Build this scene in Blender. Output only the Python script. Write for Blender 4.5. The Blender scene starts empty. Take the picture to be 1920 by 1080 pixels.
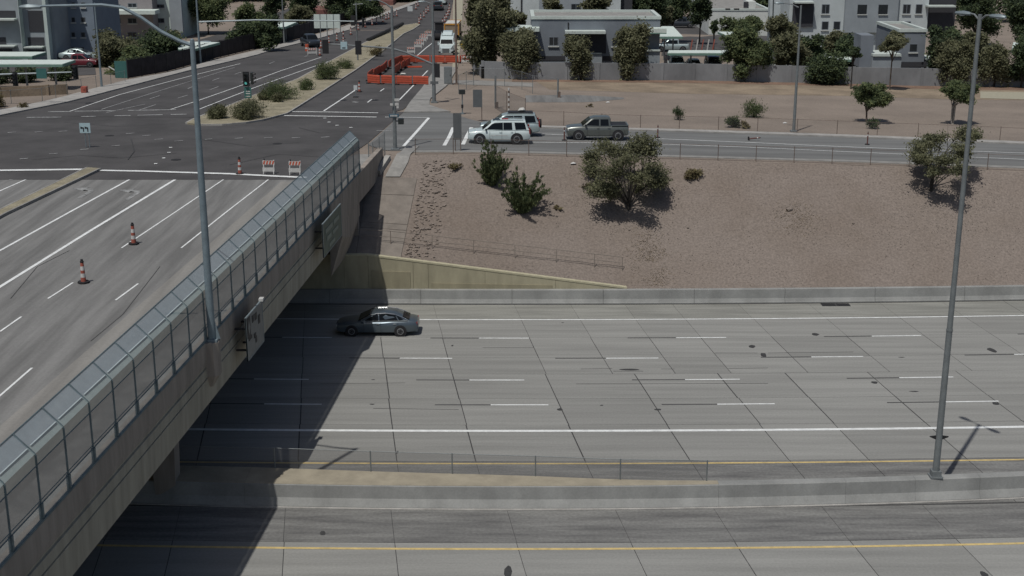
import bpy, bmesh, math, random
import numpy as np
from mathutils import Vector, Matrix
R = math.radians
PI = math.pi
sc = bpy.context.scene
col = sc.collection
rng = random.Random(7)
# ---------------------------------------------------------------- camera
CH, PITCH, FPX = 26.33, R(16.418), 2507.4
cam = bpy.data.cameras.new('camera')
cam.sensor_width = 36.0
cam.lens = FPX / 1920 * 36.0
cam.clip_start = 0.5
cam.clip_end = 3000
camo = bpy.data.objects.new('camera', cam)
col.objects.link(camo)
camo.location = (0, 0, CH)
camo.rotation_euler = (PI / 2 - PITCH, 0, 0)
sc.camera = camo
# ---------------------------------------------------------------- world, sun, exposure
SUN_EL, SUN_AZ = 65.2, 210.0            # degrees, azimuth clockwise from +Y
w = bpy.data.worlds.new('World')
sc.world = w
w.use_nodes = True
nt = w.node_tree
nt.nodes.clear()
sky = nt.nodes.new('ShaderNodeTexSky')
sky.sky_type = 'NISHITA'
sky.sun_disc = False
sky.sun_elevation = R(SUN_EL)
sky.sun_rotation = R(SUN_AZ)
sky.dust_density = 2.0
bg = nt.nodes.new('ShaderNodeBackground')
bg.inputs['Strength'].default_value = 0.05
wo = nt.nodes.new('ShaderNodeOutputWorld')
nt.links.new(sky.outputs[0], bg.inputs[0])
nt.links.new(bg.outputs[0], wo.inputs[0])
sd = bpy.data.lights.new('sun', 'SUN')
sd.energy = 2.75
sd.angle = R(0.53)
sd.color = (1.0, 0.965, 0.91)
so = bpy.data.objects.new('sun', sd)
col.objects.link(so)
sv = Vector((math.sin(R(SUN_AZ)) * math.cos(R(SUN_EL)), math.cos(R(SUN_AZ)) * math.cos(R(SUN_EL)), math.sin(R(SUN_EL))))
so.rotation_euler = sv.to_track_quat('Z', 'Y').to_euler()
so.location = sv * 200
sc.view_settings.view_transform = 'Standard'
sc.view_settings.look = 'None'
sc.view_settings.exposure = 0.0
sc.view_settings.gamma = 1.0
sc.view_settings.use_curve_mapping = False
# ---------------------------------------------------------------- ground heights and pixel helpers
sp_, cp_ = math.sin(PITCH), math.cos(PITCH)
def ray(x, y):
    u, v = (x - 960) / FPX, (y - 540) / FPX
    return (u, cp_ - v * sp_, -(sp_ + v * cp_))
def G(x, y, z=0.0):                     # point of the photo on the level z
    d = ray(x, y); t = (CH - z) / -d[2]
    return Vector((d[0] * t, d[1] * t, z))
def Zat(x, y, Y):                       # point of the photo at distance Y
    d = ray(x, y); t = Y / d[1]
    return Vector((d[0] * t, Y, CH + d[2] * t))
def onpl(x, y, a, b):                   # point on the upright plane X = aY + b
    d = ray(x, y); t = b / (d[0] - a * d[1])
    return Vector((d[0] * t, d[1] * t, CH + d[2] * t))
def clamp(v, a, b): return max(a, min(b, v))
def zs(Y): return 7.84 - 0.03 * clamp(Y - 98, 0, 137)
def zt(X, Y): return zs(Y) - 0.022 * clamp(X + 4, 0, 50)
def GT(x, y, off=0.0):
    z = 7.5
    for _ in range(50):
        q = G(x, y, z + off)
        z = .5 * z + .5 * zt(q.x, q.y)
    q.z = z + off
    return q
_tp = [GT(x, y) for x, y in [(775, 291), (900, 291), (1100, 296), (1270, 300), (1600, 309), (1900, 322)]]
TX = [-60] + [q.x for q in _tp] + [90]
TY = [_tp[0].y + 1] + [q.y for q in _tp] + [_tp[-1].y - 4]
def yw(X): return 86.0 + .0008 * X * X    # toe of the bank, back of the freeway wall
def ytop(X): return float(np.interp(X, TX, TY))
def ztoe(X): return float(np.interp(X, [-9.5, 7.7], [3.07, .80]))
def hgt(X, Y):
    if X < .072 * Y - 16.49: return 7.84 if Y < 98 else zt(X, Y)
    YW = yw(X)
    if Y < YW: return 0.0
    yt = ytop(X)
    if Y > yt: return zt(X, Y)
    t = (Y - YW) / (yt - YW)
    return ztoe(X) * (1 - t) + zt(X, yt) * t
def bank(X, Y):
    YW = yw(X)
    yt = ytop(X); t = clamp((Y - YW) / (yt - YW), 0, 1)
    return ztoe(X) * (1 - t) + zt(X, yt) * t
def hit(x, y):
    d = ray(x, y); t = 30.0
    while t < 900:
        X, Y, Z = d[0] * t, d[1] * t, CH + d[2] * t
        if Z <= hgt(X, Y): break
        t += .5
    a, b = t - .5, t
    for _ in range(30):
        m = .5 * (a + b)
        if CH + d[2] * m <= hgt(d[0] * m, d[1] * m): b = m
        else: a = m
    X, Y = d[0] * b, d[1] * b
    return Vector((X, Y, hgt(X, Y)))
def hb(x, y):                            # hit on bank or field, passing the bridge edge
    d = ray(x, y); f = lambda X, Y: bank(X, Y) if Y < ytop(X) else zt(X, Y)
    a, b = 80.0, 140.0
    for _ in range(40):
        m = .5 * (a + b)
        if CH + d[2] * m / d[1] <= f(d[0] * m / d[1], m): b = m
        else: a = m
    X, Y = d[0] * b / d[1], b
    return Vector((X, Y, f(X, Y)))
def mpp(Y): return Y / cp_ / FPX * 1.0  # rough metres per photo pixel at distance Y
# ---------------------------------------------------------------- materials
def mat(name, c, rough=.8, metal=0.0, var=.12, scale=3.0, stretch=None, fine=.08, fscale=40, bump=0.0, rand=0.0, alpha=1.0, emit=0.0, c2=None, spec=.4, world=False, coat=0.0, transl=0.0, lo=.35, hi=.65):
    m = bpy.data.materials.new(name); m.use_nodes = True
    n, l = m.node_tree.nodes, m.node_tree.links
    n.clear()
    out = n.new('ShaderNodeOutputMaterial')
    b = n.new('ShaderNodeBsdfPrincipled')
    b.inputs['Roughness'].default_value = rough
    b.inputs['Metallic'].default_value = metal
    b.inputs['Specular IOR Level'].default_value = spec
    b.inputs['Coat Weight'].default_value = coat
    l.new(b.outputs[0], out.inputs[0])
    tc = n.new('ShaderNodeTexCoord')
    vec = tc.outputs['Object']
    if world:
        g = n.new('ShaderNodeNewGeometry'); vec = g.outputs['Position']
    if stretch:
        mp = n.new('ShaderNodeMapping'); mp.inputs['Scale'].default_value = stretch
        l.new(vec, mp.inputs[0]); svec = mp.outputs[0]
    else: svec = vec
    n1 = n.new('ShaderNodeTexNoise'); n1.inputs['Scale'].default_value = scale; n1.inputs['Detail'].default_value = 5; n1.inputs['Roughness'].default_value = .62
    l.new(svec, n1.inputs['Vector'])
    n2 = n.new('ShaderNodeTexNoise'); n2.inputs['Scale'].default_value = fscale; n2.inputs['Detail'].default_value = 3
    l.new(vec, n2.inputs['Vector'])
    mr = n.new('ShaderNodeMapRange'); mr.inputs[1].default_value = lo; mr.inputs[2].default_value = hi
    l.new(n1.outputs[0], mr.inputs[0])
    mix = n.new('ShaderNodeMix'); mix.data_type = 'RGBA'
    d = c2 if c2 else tuple(x * (1 - 2 * var) for x in c)
    u = c if c2 else tuple(min(1, x * (1 + var * .6)) for x in c)
    mix.inputs[6].default_value = (*d, 1); mix.inputs[7].default_value = (*u, 1)
    l.new(mr.outputs[0], mix.inputs[0])
    last = mix.outputs[2]
    mr2 = n.new('ShaderNodeMapRange'); mr2.inputs[1].default_value = .3; mr2.inputs[2].default_value = .7
    mr2.inputs[3].default_value = 1 - fine; mr2.inputs[4].default_value = 1 + fine
    l.new(n2.outputs[0], mr2.inputs[0])
    hv = n.new('ShaderNodeHueSaturation')
    l.new(mr2.outputs[0], hv.inputs['Value']); l.new(last, hv.inputs['Color'])
    last = hv.outputs[0]
    if rand:
        oi = n.new('ShaderNodeObjectInfo')
        mr3 = n.new('ShaderNodeMapRange'); mr3.inputs[3].default_value = 1 - rand; mr3.inputs[4].default_value = 1 + rand
        l.new(oi.outputs['Random'], mr3.inputs[0])
        h2 = n.new('ShaderNodeHueSaturation'); l.new(mr3.outputs[0], h2.inputs['Value']); l.new(last, h2.inputs['Color']); last = h2.outputs[0]
    l.new(last, b.inputs['Base Color'])
    if bump:
        bp = n.new('ShaderNodeBump'); bp.inputs['Strength'].default_value = bump; bp.inputs['Distance'].default_value = .05
        l.new(n2.outputs[0], bp.inputs['Height']); l.new(bp.outputs[0], b.inputs['Normal'])
    if emit:
        l.new(last, b.inputs['Emission Color']); b.inputs['Emission Strength'].default_value = emit
    if transl:
        tl = n.new('ShaderNodeBsdfTranslucent'); l.new(last, tl.inputs[0]); mx = n.new('ShaderNodeMixShader'); mx.inputs[0].default_value = transl
        l.new(b.outputs[0], mx.inputs[1]); l.new(tl.outputs[0], mx.inputs[2]); l.new(mx.outputs[0], out.inputs[0])
    if alpha < 1:
        tr = n.new('ShaderNodeBsdfTransparent'); mx = n.new('ShaderNodeMixShader'); mx.inputs[0].default_value = alpha
        l.new(tr.outputs[0], mx.inputs[1]); l.new(b.outputs[0], mx.inputs[2]); l.new(mx.outputs[0], out.inputs[0])
    return m
M = {}
def mk(name, *a, **k): M[name] = mat(name, *a, **k)
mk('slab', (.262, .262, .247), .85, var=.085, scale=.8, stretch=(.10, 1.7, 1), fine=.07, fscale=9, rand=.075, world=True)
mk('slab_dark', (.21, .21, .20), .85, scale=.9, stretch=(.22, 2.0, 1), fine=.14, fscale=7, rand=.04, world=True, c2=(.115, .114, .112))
mk('slab_shoulder', (.262, .262, .238), .85, var=.14, scale=.8, stretch=(.2, 2.0, 1), fine=.08, fscale=8, rand=.04, world=True)
mk('joint', (.06, .06, .06), .9)
mk('asphalt', (.076, .073, .073), .9, var=.14, scale=.25, fine=.10, fscale=12, world=True)
mk('asphalt_old', (.195, .194, .188), .9, var=.16, scale=.5, stretch=(2.4, .16, 1), fine=.07, fscale=10, world=True)
mk('ramp', (.165, .168, .165), .9, var=.12, scale=.5, stretch=(.16, 1.5, 1), fine=.07, fscale=10, world=True)
mk('concrete', (.28, .275, .26), .85, var=.12, scale=1.2, fine=.06, fscale=14)
mk('concrete_pale', (.36, .35, .33), .85, var=.12, scale=1.2, fine=.06, fscale=14)
mk('barrier', (.29, .295, .285), .85, scale=1.1, stretch=(.5, .5, .35), fine=.06, fscale=12, var=.12)
mk('barrier_cap', (.33, .295, .225), .9, var=.1, scale=1.0, fine=.06)
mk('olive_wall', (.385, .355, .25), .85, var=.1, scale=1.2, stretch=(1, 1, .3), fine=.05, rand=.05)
mk('olive_trim', (.46, .43, .30), .85, var=.08)
mk('girder', (.30, .265, .23), .85, var=.12, scale=1.6, stretch=(1, 1, .12), fine=.05)
mk('girder_olive', (.34, .318, .26), .85, var=.12, scale=1.6, stretch=(1, 1, .12), fine=.05)
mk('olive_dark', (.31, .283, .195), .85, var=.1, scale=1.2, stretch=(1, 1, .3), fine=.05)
mk('faint_paint', (.30, .305, .30), .85, var=.25, scale=3, world=True)
mk('post_red', (.16, .07, .06), .7, var=.1)
mk('twig', (.135, .112, .088), .95, var=.25)
mk('tan_grit', (.30, .24, .165), .95, var=.2)
mk('slope_slab', (.215, .19, .165), .88, var=.1, scale=1.2, fine=.06, fscale=12, rand=.05)
mk('dirt', (.240, .200, .166), .95, var=.08, scale=.2, fine=.16, fscale=7, bump=.4, world=True)
mk('dirt_bank', (.203, .171, .148), .95, scale=.16, c2=(.178, .146, .122), lo=.3, hi=.6, fine=.20, fscale=7, bump=.5, world=True)
mk('dirt_tan', (.27, .215, .155), .95, var=.15, scale=.3, fine=.15, fscale=6, world=True)
mk('dirt_red', (.215, .14, .1), .95, var=.15, scale=.6, fine=.2, fscale=6, world=True)
mk('path', (.36, .34, .26), .9, var=.08, world=True)
mk('gravel_tan', (.29, .262, .185), .95, var=.15, scale=.8, fine=.22, fscale=8, world=True)
mk('white_paint', (.76, .78, .77), .7, var=.10, scale=2.5, fine=.06, world=True)
mk('worn_paint', (.46, .47, .47), .8, var=.25, scale=3, fine=.1, world=True)
mk('yellow_paint', (.60, .46, .20), .7, var=.12, scale=2.5, world=True)
mk('black_paint', (.075, .075, .075), .8, var=.1, world=True)
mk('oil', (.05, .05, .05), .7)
mk('galv', (.24, .29, .31), .5, metal=.3, var=.1)
mk('pole_blue', (.21, .265, .295), .55, metal=.25, var=.08)
mk('pole_grey', (.21, .23, .235), .55, metal=.25, var=.08)
mk('pole_rust', (.17, .13, .11), .8, var=.15)
mk('post_green', (.14, .185, .20), .6, metal=.3)
mk('mesh_side', (.15, .162, .168), .7, metal=.0, alpha=.72, var=.04)
mk('mesh_low_sunlit', (.33, .37, .36), .7, alpha=.62, var=.05)  # paler mesh colour standing in for the sunlit parapet seen through it
mk('mesh_band', (.16, .20, .185), .7, alpha=.66, var=.05)
mk('mesh_top', (.29, .35, .385), .55, metal=.1, alpha=.72, var=.04)
mk('mesh_top_low', (.32, .39, .38), .55, metal=.1, alpha=.78, var=.04)
mk('deck_edge', (.235, .228, .212), .9, var=.1, scale=.5, stretch=(2.4, .16, 1), fine=.07, fscale=10, world=True)
mk('rail_pale', (.42, .48, .49), .5, metal=.2, var=.04)
mk('chain', (.20, .19, .18), .7, alpha=.10, var=.02)
mk('chain_dense', (.16, .16, .16), .7, alpha=.28, var=.02)
mk('black', (.022, .022, .025), .6, var=.05)
mk('rubber', (.022, .022, .024), .9, var=.05)
mk('rim', (.30, .31, .32), .35, metal=.7, var=.05)
mk('glass', (.008, .010, .012), .05, spec=.25, var=.02, fine=.01)
mk('chrome', (.6, .62, .63), .15, metal=.9, var=.02)
mk('car_grey', (.10, .128, .15), .28, metal=.45, var=.02, fine=.01, coat=.6)
mk('car_white', (.54, .62, .62), .3, var=.02, fine=.01, coat=.5)
mk('car_silver', (.42, .50, .50), .3, metal=.4, var=.02, fine=.01, coat=.5)
mk('car_green', (.125, .137, .128), .3, metal=.35, var=.02, fine=.01, coat=.6)
mk('car_red', (.14, .022, .032), .35, var=.02, fine=.01, coat=.4)
mk('car_dark', (.03, .036, .045), .3, var=.02, fine=.01, coat=.4)
mk('orange', (.50, .10, .05), .6, var=.08)
mk('orange_fence', (.52, .10, .055), .6, var=.12, scale=2)
mk('orange_dull', (.36, .10, .07), .7, var=.1)
mk('white_plastic', (.58, .58, .56), .5, var=.08)
mk('sign_white', (.60, .64, .64), .5, var=.05)
mk('sign_blue_white', (.42, .56, .60), .5, var=.05)
mk('sign_green', (.075, .12, .10), .5, var=.12, scale=1.5)
mk('sign_hov', (.17, .18, .18), .5, var=.08)
mk('sign_legend', (.17, .22, .19), .5, var=.05)
mk('sign_teal', (.05, .15, .14), .5, var=.05)
mk('sign_blue', (.05, .12, .17), .5, var=.05)
mk('sign_back', (.135, .145, .15), .6, metal=.2, var=.06)
mk('lamp_green', (.10, .42, .38), .5, emit=.6, var=.02)
mk('lamp_dark', (.03, .035, .035), .4, var=.02)
mk('yellow', (.55, .36, .03), .6, var=.06)
mk('yellow_orange', (.50, .25, .05), .6, var=.1)
mk('tail_red', (.28, .02, .02), .3, var=.02)
mk('lens', (.55, .58, .58), .15, var=.02)
mk('wall_grey', (.29, .325, .35), .9, var=.06, scale=.5)
mk('wall_dark', (.19, .215, .245), .9, var=.06, scale=.5)
mk('wall_light', (.50, .55, .56), .9, var=.06, scale=.5)
mk('wall_pale', (.50, .58, .55), .9, var=.06, scale=.5)
mk('wall_blue', (.20, .245, .30), .9, var=.06, scale=.5)
mk('wall_brown', (.28, .26, .265), .9, var=.06, scale=.5)
mk('wall_white', (.62,.65,.62), .9, var=.06, scale=.5)
mk('block_wall', (.23, .24, .25), .92, var=.13, scale=.35, fine=.05, stretch=(1, 1, .6), rand=.05)
mk('coping', (.52, .58, .55), .7, var=.05)
mk('roof_white', (.61, .69, .645), .6, var=.06)
mk('roof_shade', (.15, .26, .215), .7, var=.06)
mk('roof_red', (.22, .10, .085), .9, var=.15)
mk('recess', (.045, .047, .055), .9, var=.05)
mk('pane', (.03, .035, .04), .15, var=.05)
mk('sill', (.5, .52, .5), .8, var=.05)
mk('bark', (.13, .105, .085), .95, var=.2, scale=5)
mk('bark_dark', (.045, .04, .036), .95, var=.2, scale=5)
mk('bark_pale', (.33, .31, .28), .95, var=.15, scale=5)
mk('leaf_a', (0.198, 0.204, 0.118), .85, var=.2, scale=2, spec=.2, transl=.45)
mk('leaf_b', (0.135, 0.143, 0.087), .85, var=.2, scale=2, spec=.2, transl=.45)
mk('leaf_c', (0.262, 0.262, 0.159), .85, var=.2, scale=2, spec=.2, transl=.45)
mk('green_a', (0.155, 0.194, 0.093), .8, var=.2, scale=2, spec=.2, transl=.45)
mk('green_b', (0.093, 0.124, 0.066), .8, var=.2, scale=2, spec=.2, transl=.45)
mk('green_c', (0.217, 0.248, 0.116), .8, var=.2, scale=2, spec=.2, transl=.45)
mk('dkgreen_a', (0.099, 0.135, 0.072), .8, var=.2, scale=2, spec=.2, transl=.45)
mk('dkgreen_b', (0.066, 0.093, 0.056), .8, var=.2, scale=2, spec=.2, transl=.45)
mk('dkgreen_c', (0.148, 0.189, 0.090), .8, var=.2, scale=2, spec=.2, transl=.45)
mk('dry_a', (0.242, 0.204, 0.110), .9, var=.2, spec=.2, transl=.45)
mk('dry_b', (0.143, 0.116, 0.068), .9, var=.2, spec=.2, transl=.45)
mk('dry_c', (0.330, 0.297, 0.165), .9, var=.2, spec=.2, transl=.45)
mk('rock', (.255, .215, .185), .95, var=.2, scale=3, rand=.15)
mk('dark_screen', (.033, .030, .034), .95, var=.2, scale=1)
mk('fabric_white', (.55, .55, .52), .9, var=.1)
# ---------------------------------------------------------------- mesh building
class MB:
    def __init__(s): s.v, s.f, s.m = [], [], []
    def add(s, vs, fs, m=0):
        o = len(s.v); s.v += [tuple(v) for v in vs]
        for f in fs: s.f.append(tuple(i + o for i in f)); s.m.append(m)
        return s
    def box(s, c, d, rz=0.0, m=0):
        x, y, z = d[0] / 2, d[1] / 2, d[2] / 2; ca, sa = math.cos(rz), math.sin(rz)
        vs = [(c[0] + a * ca - b * sa, c[1] + a * sa + b * ca, c[2] + e) for a, b, e in
              [(-x, -y, -z), (x, -y, -z), (x, y, -z), (-x, y, -z), (-x, -y, z), (x, -y, z), (x, y, z), (-x, y, z)]]
        return s.add(vs, [(3, 2, 1, 0), (4, 5, 6, 7), (0, 1, 5, 4), (1, 2, 6, 5), (2, 3, 7, 6), (3, 0, 4, 7)], m)
    def bb(s, a, b, m=0):               # box from corner to corner
        return s.box([(a[i] + b[i]) / 2 for i in range(3)], [abs(b[i] - a[i]) for i in range(3)], 0, m)
    def bar(s, p, q, w, h=None, m=0):
        p, q = Vector(p), Vector(q); h = h or w; d = (q - p).normalized()
        up = Vector((0, 0, 1)) if abs(d.z) < .95 else Vector((1, 0, 0))
        a = d.cross(up).normalized(); b = a.cross(d).normalized()
        a *= w / 2; b *= h / 2
        vs = [p - a - b, p + a - b, p + a + b, p - a + b, q - a - b, q + a - b, q + a + b, q - a + b]
        return s.add(vs, [(0, 1, 2, 3), (7, 6, 5, 4), (0, 4, 5, 1), (1, 5, 6, 2), (2, 6, 7, 3), (3, 7, 4, 0)], m)
    def tube(s, pts, rad, n=8, m=0, cap=True):
        pts = [Vector(p) for p in pts]
        if not hasattr(rad, '__len__'): rad = [rad] * len(pts)
        rings = []; pa = None
        for i, p in enumerate(pts):
            d = (pts[min(i + 1, len(pts) - 1)] - pts[max(i - 1, 0)])
            d = d.normalized() if d.length > 1e-9 else Vector((0, 0, 1))
            if pa is None:
                up = Vector((0, 0, 1)) if abs(d.z) < .9 else Vector((1, 0, 0)); a = d.cross(up).normalized()
            else:
                a = pa - d * pa.dot(d); a = a.normalized() if a.length > 1e-6 else d.orthogonal().normalized()
            pa = a; b = d.cross(a)
            rings.append([p + (a * math.cos(2 * PI * k / n) + b * math.sin(2 * PI * k / n)) * rad[i] for k in range(n)])
        vs = [v for r in rings for v in r]; fs = []
        for i in range(len(rings) - 1):
            for k in range(n):
                fs.append((i * n + k, i * n + (k + 1) % n, (i + 1) * n + (k + 1) % n, (i + 1) * n + k))
        if cap:
            fs.append(tuple(reversed(range(n)))); fs.append(tuple((len(rings) - 1) * n + k for k in range(n)))
        return s.add(vs, fs, m)
    def disc(s, c, axis, r, th, n=16, m=0):
        a = Vector(axis).normalized() * th / 2; c = Vector(c)
        return s.tube([c - a, c + a], r, n, m)
    def prism(s, poly, z0, z1, m=0):     # polygon of (x, y), counter-clockwise
        n = len(poly)
        vs = [(x, y, z0) for x, y in poly] + [(x, y, z1) for x, y in poly]
        fs = [tuple(reversed(range(n))), tuple(range(n, 2 * n))] + [(i, (i + 1) % n, n + (i + 1) % n, n + i) for i in range(n)]
        return s.add(vs, fs, m)
    def extr(s, poly, d, m=0):           # 3-D polygon extruded by vector d
        n = len(poly); d = Vector(d)
        vs = [Vector(p) for p in poly]; vs += [p + d for p in vs]
        fs = [tuple(reversed(range(n))), tuple(range(n, 2 * n))] + [(i, (i + 1) % n, n + (i + 1) % n, n + i) for i in range(n)]
        return s.add(vs, fs, m)
    def loft(s, secs, m=0, cap=True):    # closed cross-sections of equal length
        n = len(secs[0]); vs = [p for q in secs for p in q]; fs = []
        for i in range(len(secs) - 1):
            for k in range(n):
                fs.append((i * n + k, i * n + (k + 1) % n, (i + 1) * n + (k + 1) % n, (i + 1) * n + k))
        if cap: fs.append(tuple(reversed(range(n)))); fs.append(tuple((len(secs) - 1) * n + k for k in range(n)))
        return s.add(vs, fs, m)
    def lathe(s, prof, n=12, c=(0, 0, 0), m=0):
        vs, fs = [], []
        for r, z in prof:
            for k in range(n): vs.append((c[0] + r * math.cos(2 * PI * k / n), c[1] + r * math.sin(2 * PI * k / n), c[2] + z))
        for i in range(len(prof) - 1):
            for k in range(n): fs.append((i * n + k, i * n + (k + 1) % n, (i + 1) * n + (k + 1) % n, (i + 1) * n + k))
        fs.append(tuple(reversed(range(n)))); fs.append(tuple((len(prof) - 1) * n + k for k in range(n)))
        return s.add(vs, fs, m)
    def mesh(s, name, mats, smooth=False):
        me = bpy.data.meshes.new(name); me.from_pydata(s.v, [], s.f)
        for x in (mats if isinstance(mats, (list, tuple)) else [mats]): me.materials.append(M[x])
        me.polygons.foreach_set('material_index', s.m)
        bm = bmesh.new(); bm.from_mesh(me); bmesh.ops.recalc_face_normals(bm, faces=bm.faces); bm.to_mesh(me); bm.free()
        if smooth:
            me.polygons.foreach_set('use_smooth', [True] * len(me.polygons)); me.set_sharp_from_angle(angle=R(smooth if smooth is not True else 40))
        me.update()
        return me
    def build(s, name, mats, parent=None, smooth=False, loc=None, rz=0.0):
        return link(name, s.mesh(name, mats, smooth), parent, loc, rz)
def link(name, me, parent=None, loc=None, rz=0.0):
    o = bpy.data.objects.new(name, me); col.objects.link(o)
    if parent is not None: o.parent = parent
    if loc is not None: o.location = loc
    o.rotation_euler = (0, 0, rz)
    return o
def tag(o, label=None, cat=None, group=None, kind=None):
    if label: o['label'] = label
    if cat: o['category'] = cat
    if group: o['group'] = group
    if kind: o['kind'] = kind
    return o
def thing(name, label, cat, loc=(0, 0, 0), rz=0.0, group=None):
    o = bpy.data.objects.new(name, None); col.objects.link(o); o.empty_display_size = .3
    o.location = loc; o.rotation_euler = (0, 0, rz)
    return tag(o, label, cat, group)
def dup(root, loc, rz=None, label=None, group=None):
    def cp(o, par):
        c = o.copy(); col.objects.link(c); c.parent = par
        for ch in list(o.children): cp(ch, c)
        return c
    r = cp(root, None); r.location = loc
    if rz is not None: r.rotation_euler = (0, 0, rz)
    if label: r['label'] = label
    if group: r['group'] = group
    return r
def struct(o): o['kind'] = 'structure'; return o
def resample(pts, step):
    out = [pts[0]]
    for a, b in zip(pts, pts[1:]):
        n = max(1, int(math.ceil((b - a).length / step)))
        out += [a.lerp(b, k / n) for k in range(1, n + 1)]
    return out
def even(pts, n):
    L = [0]
    for a, b in zip(pts, pts[1:]): L.append(L[-1] + (b - a).length)
    out = []
    for k in range(n + 1):
        t = L[-1] * k / n; i = 0
        while i < len(L) - 2 and L[i + 1] < t: i += 1
        u = (t - L[i]) / max(1e-9, L[i + 1] - L[i]); out.append(pts[i].lerp(pts[i + 1], u))
    return out
def strip(L, Rr, off, n, cols=6, zf=None, m=None, mb=None, skirt=0.0):
    """draped surface between two polylines given as ground points"""
    zf = zf or zt; mb = mb or MB(); A, B = even(L, n), even(Rr, n); vs, fs = [], []
    for a, b in zip(A, B):
        for k in range(cols + 1):
            p = a.lerp(b, k / cols); vs.append((p.x, p.y, zf(p.x, p.y) + off))
    c = cols + 1
    for i in range(n):
        for k in range(cols): fs.append((i * c + k, i * c + k + 1, (i + 1) * c + k + 1, (i + 1) * c + k))
    mb.add(vs, fs, m or 0)
    if skirt:
        for side in (0, cols):
            sv_ = []; sf = []
            for i in range(n + 1):
                x, y, z = vs[i * c + side]; sv_ += [(x, y, z), (x, y, z - skirt)]
            for i in range(n): sf.append((2 * i, 2 * i + 1, 2 * i + 3, 2 * i + 2))
            mb.add(sv_, sf, m or 0)
        for row in (0, n):
            sv_ = []; sf = []
            for k in range(c):
                x, y, z = vs[row * c + k]; sv_ += [(x, y, z), (x, y, z - skirt)]
            for k in range(cols): sf.append((2 * k, 2 * k + 1, 2 * k + 3, 2 * k + 2))
            mb.add(sv_, sf, m or 0)
    return mb
def line_mb(pts, wd, zf, off, step=1.5):
    """painted line along ground points"""
    P = resample([Vector((p.x, p.y, 0)) for p in pts], step); vs, fs = [], []
    for i, p in enumerate(P):
        d = P[min(i + 1, len(P) - 1)] - P[max(i - 1, 0)]; d.normalize(); nrm = Vector((-d.y, d.x, 0)) * wd / 2
        for q in (p + nrm, p - nrm): vs.append((q.x, q.y, zf(q.x, q.y) + off))
    for i in range(len(P) - 1): fs.append((2 * i, 2 * i + 1, 2 * i + 3, 2 * i + 2))
    return MB().add(vs, fs)
# ================================================================ THE SETTING
V3 = Vector
# ---- ground: field, verge and everything beyond, falling away from the crossing
XS = sorted(set([-500, -300, -200, -140] + list(range(-100, 101, 4)) + [-4, 46, 140, 200, 300, 500]))
ROW = [0, .5, 1, 2, 3, 5, 8, 11, 14, 17, 20, 24, 28, 33, 38, 44, 50, 60, 70, 80, 95, 110, 125, 140, 180, 240, 330, 450, 700, 1200]
mb = MB(); vs = []; fs = []
for r in ROW:
    for X in XS:
        y0 = ytop(X); Y = y0 + r; vs.append((X, Y, zt(X, Y) - (.0 if X > -9 else .03)))
n = len(XS)
for i in range(len(ROW) - 1):
    for k in range(n - 1): fs.append((i * n + k, i * n + k + 1, (i + 1) * n + k + 1, (i + 1) * n + k))
mb.add(vs, fs)
ground = struct(mb.build('ground', 'dirt'))
# ---- the bank between the freeway wall and the ramp
mb = MB(); vs = []; fs = []
bx = [-62 + 1.0 * k for k in range(0, 153)]; NT = 16
nr = random.Random(3)
for j in range(NT + 1):
    for X in bx:
        a, b = yw(X), ytop(X); Y = a + (b - a) * j / NT
        z = bank(X, Y) + (nr.uniform(-.05, .05) if 0 < j < NT and X > -6 else 0)
        vs.append((X, Y, z))
n = len(bx)
for j in range(NT):
    for k in range(n - 1): fs.append((j * n + k, j * n + k + 1, (j + 1) * n + k + 1, (j + 1) * n + k))
mb.add(vs, fs)
struct(mb.build('bank', 'dirt_bank', smooth=True))
# ---- stony mulch of the bank, real pebbles
pb = MB(); pr = random.Random(8)
for k in range(5200):
    X = pr.uniform(-5.5, 46); t = pr.random(); Y = yw(X) + .3 + t * (ytop(X) - yw(X) - .5)
    s = pr.uniform(.018, .05); z = bank(X, Y) + .01
    a = pr.uniform(0, 6); pts = [(X + s * math.cos(a + q * 2.1) * pr.uniform(.7, 1.3), Y + s * math.sin(a + q * 2.1), z) for q in range(3)]
    pb.add(pts + [(X, Y, z + s * .45)], [(0, 1, 3), (1, 2, 3), (2, 0, 3)])
tag(pb.build('gravel', 'rock'), 'loose pinkish gravel spread over the bank', 'gravel', kind='stuff')
# ---- freeway: dark joint bed with concrete slabs laid on it
def fy(X, Y0): return Y0 + (.0008 if Y0 > 55 else .0011) * X * X
def fsheet(y0, y1, x0, x1, z, nx=60):
    m_ = MB(); vs = []; fs = []
    for k in range(nx + 1):
        X = x0 + (x1 - x0) * k / nx
        vs += [(X, fy(X, y0), z), (X, fy(X, y1), z)]
    for k in range(nx): fs.append((2 * k, 2 * k + 2, 2 * k + 3, 2 * k + 1))
    return m_.add(vs, fs)
fw = MB(); fw.bb((-160, -60, -.4), (160, 85.7, -.012))
freeway = struct(fw.build('freeway', 'joint'))
J1 = [-29.5, -24.7, -20.6, -15.3, -10.4, -5.6, -1.78, 3.52, 8.62, 13.41, 17.27, 22.05, 27.17, 31.4, 36.2]
J2 = [-29.5, -24.7, -20.6, -15.3, -10.4, -5.6, -1.78, 3.6, 7.4, 11.0, 14.2, 18.6, 23.3, 28.1, 32.4, 36.6]
J3 = [-23, -18.5, -15.6, -10.86, -6.18, -1.0, 3.84, 8.25, 13.12, 17.71, 22.4, 27.0]
SK = -.136
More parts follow.
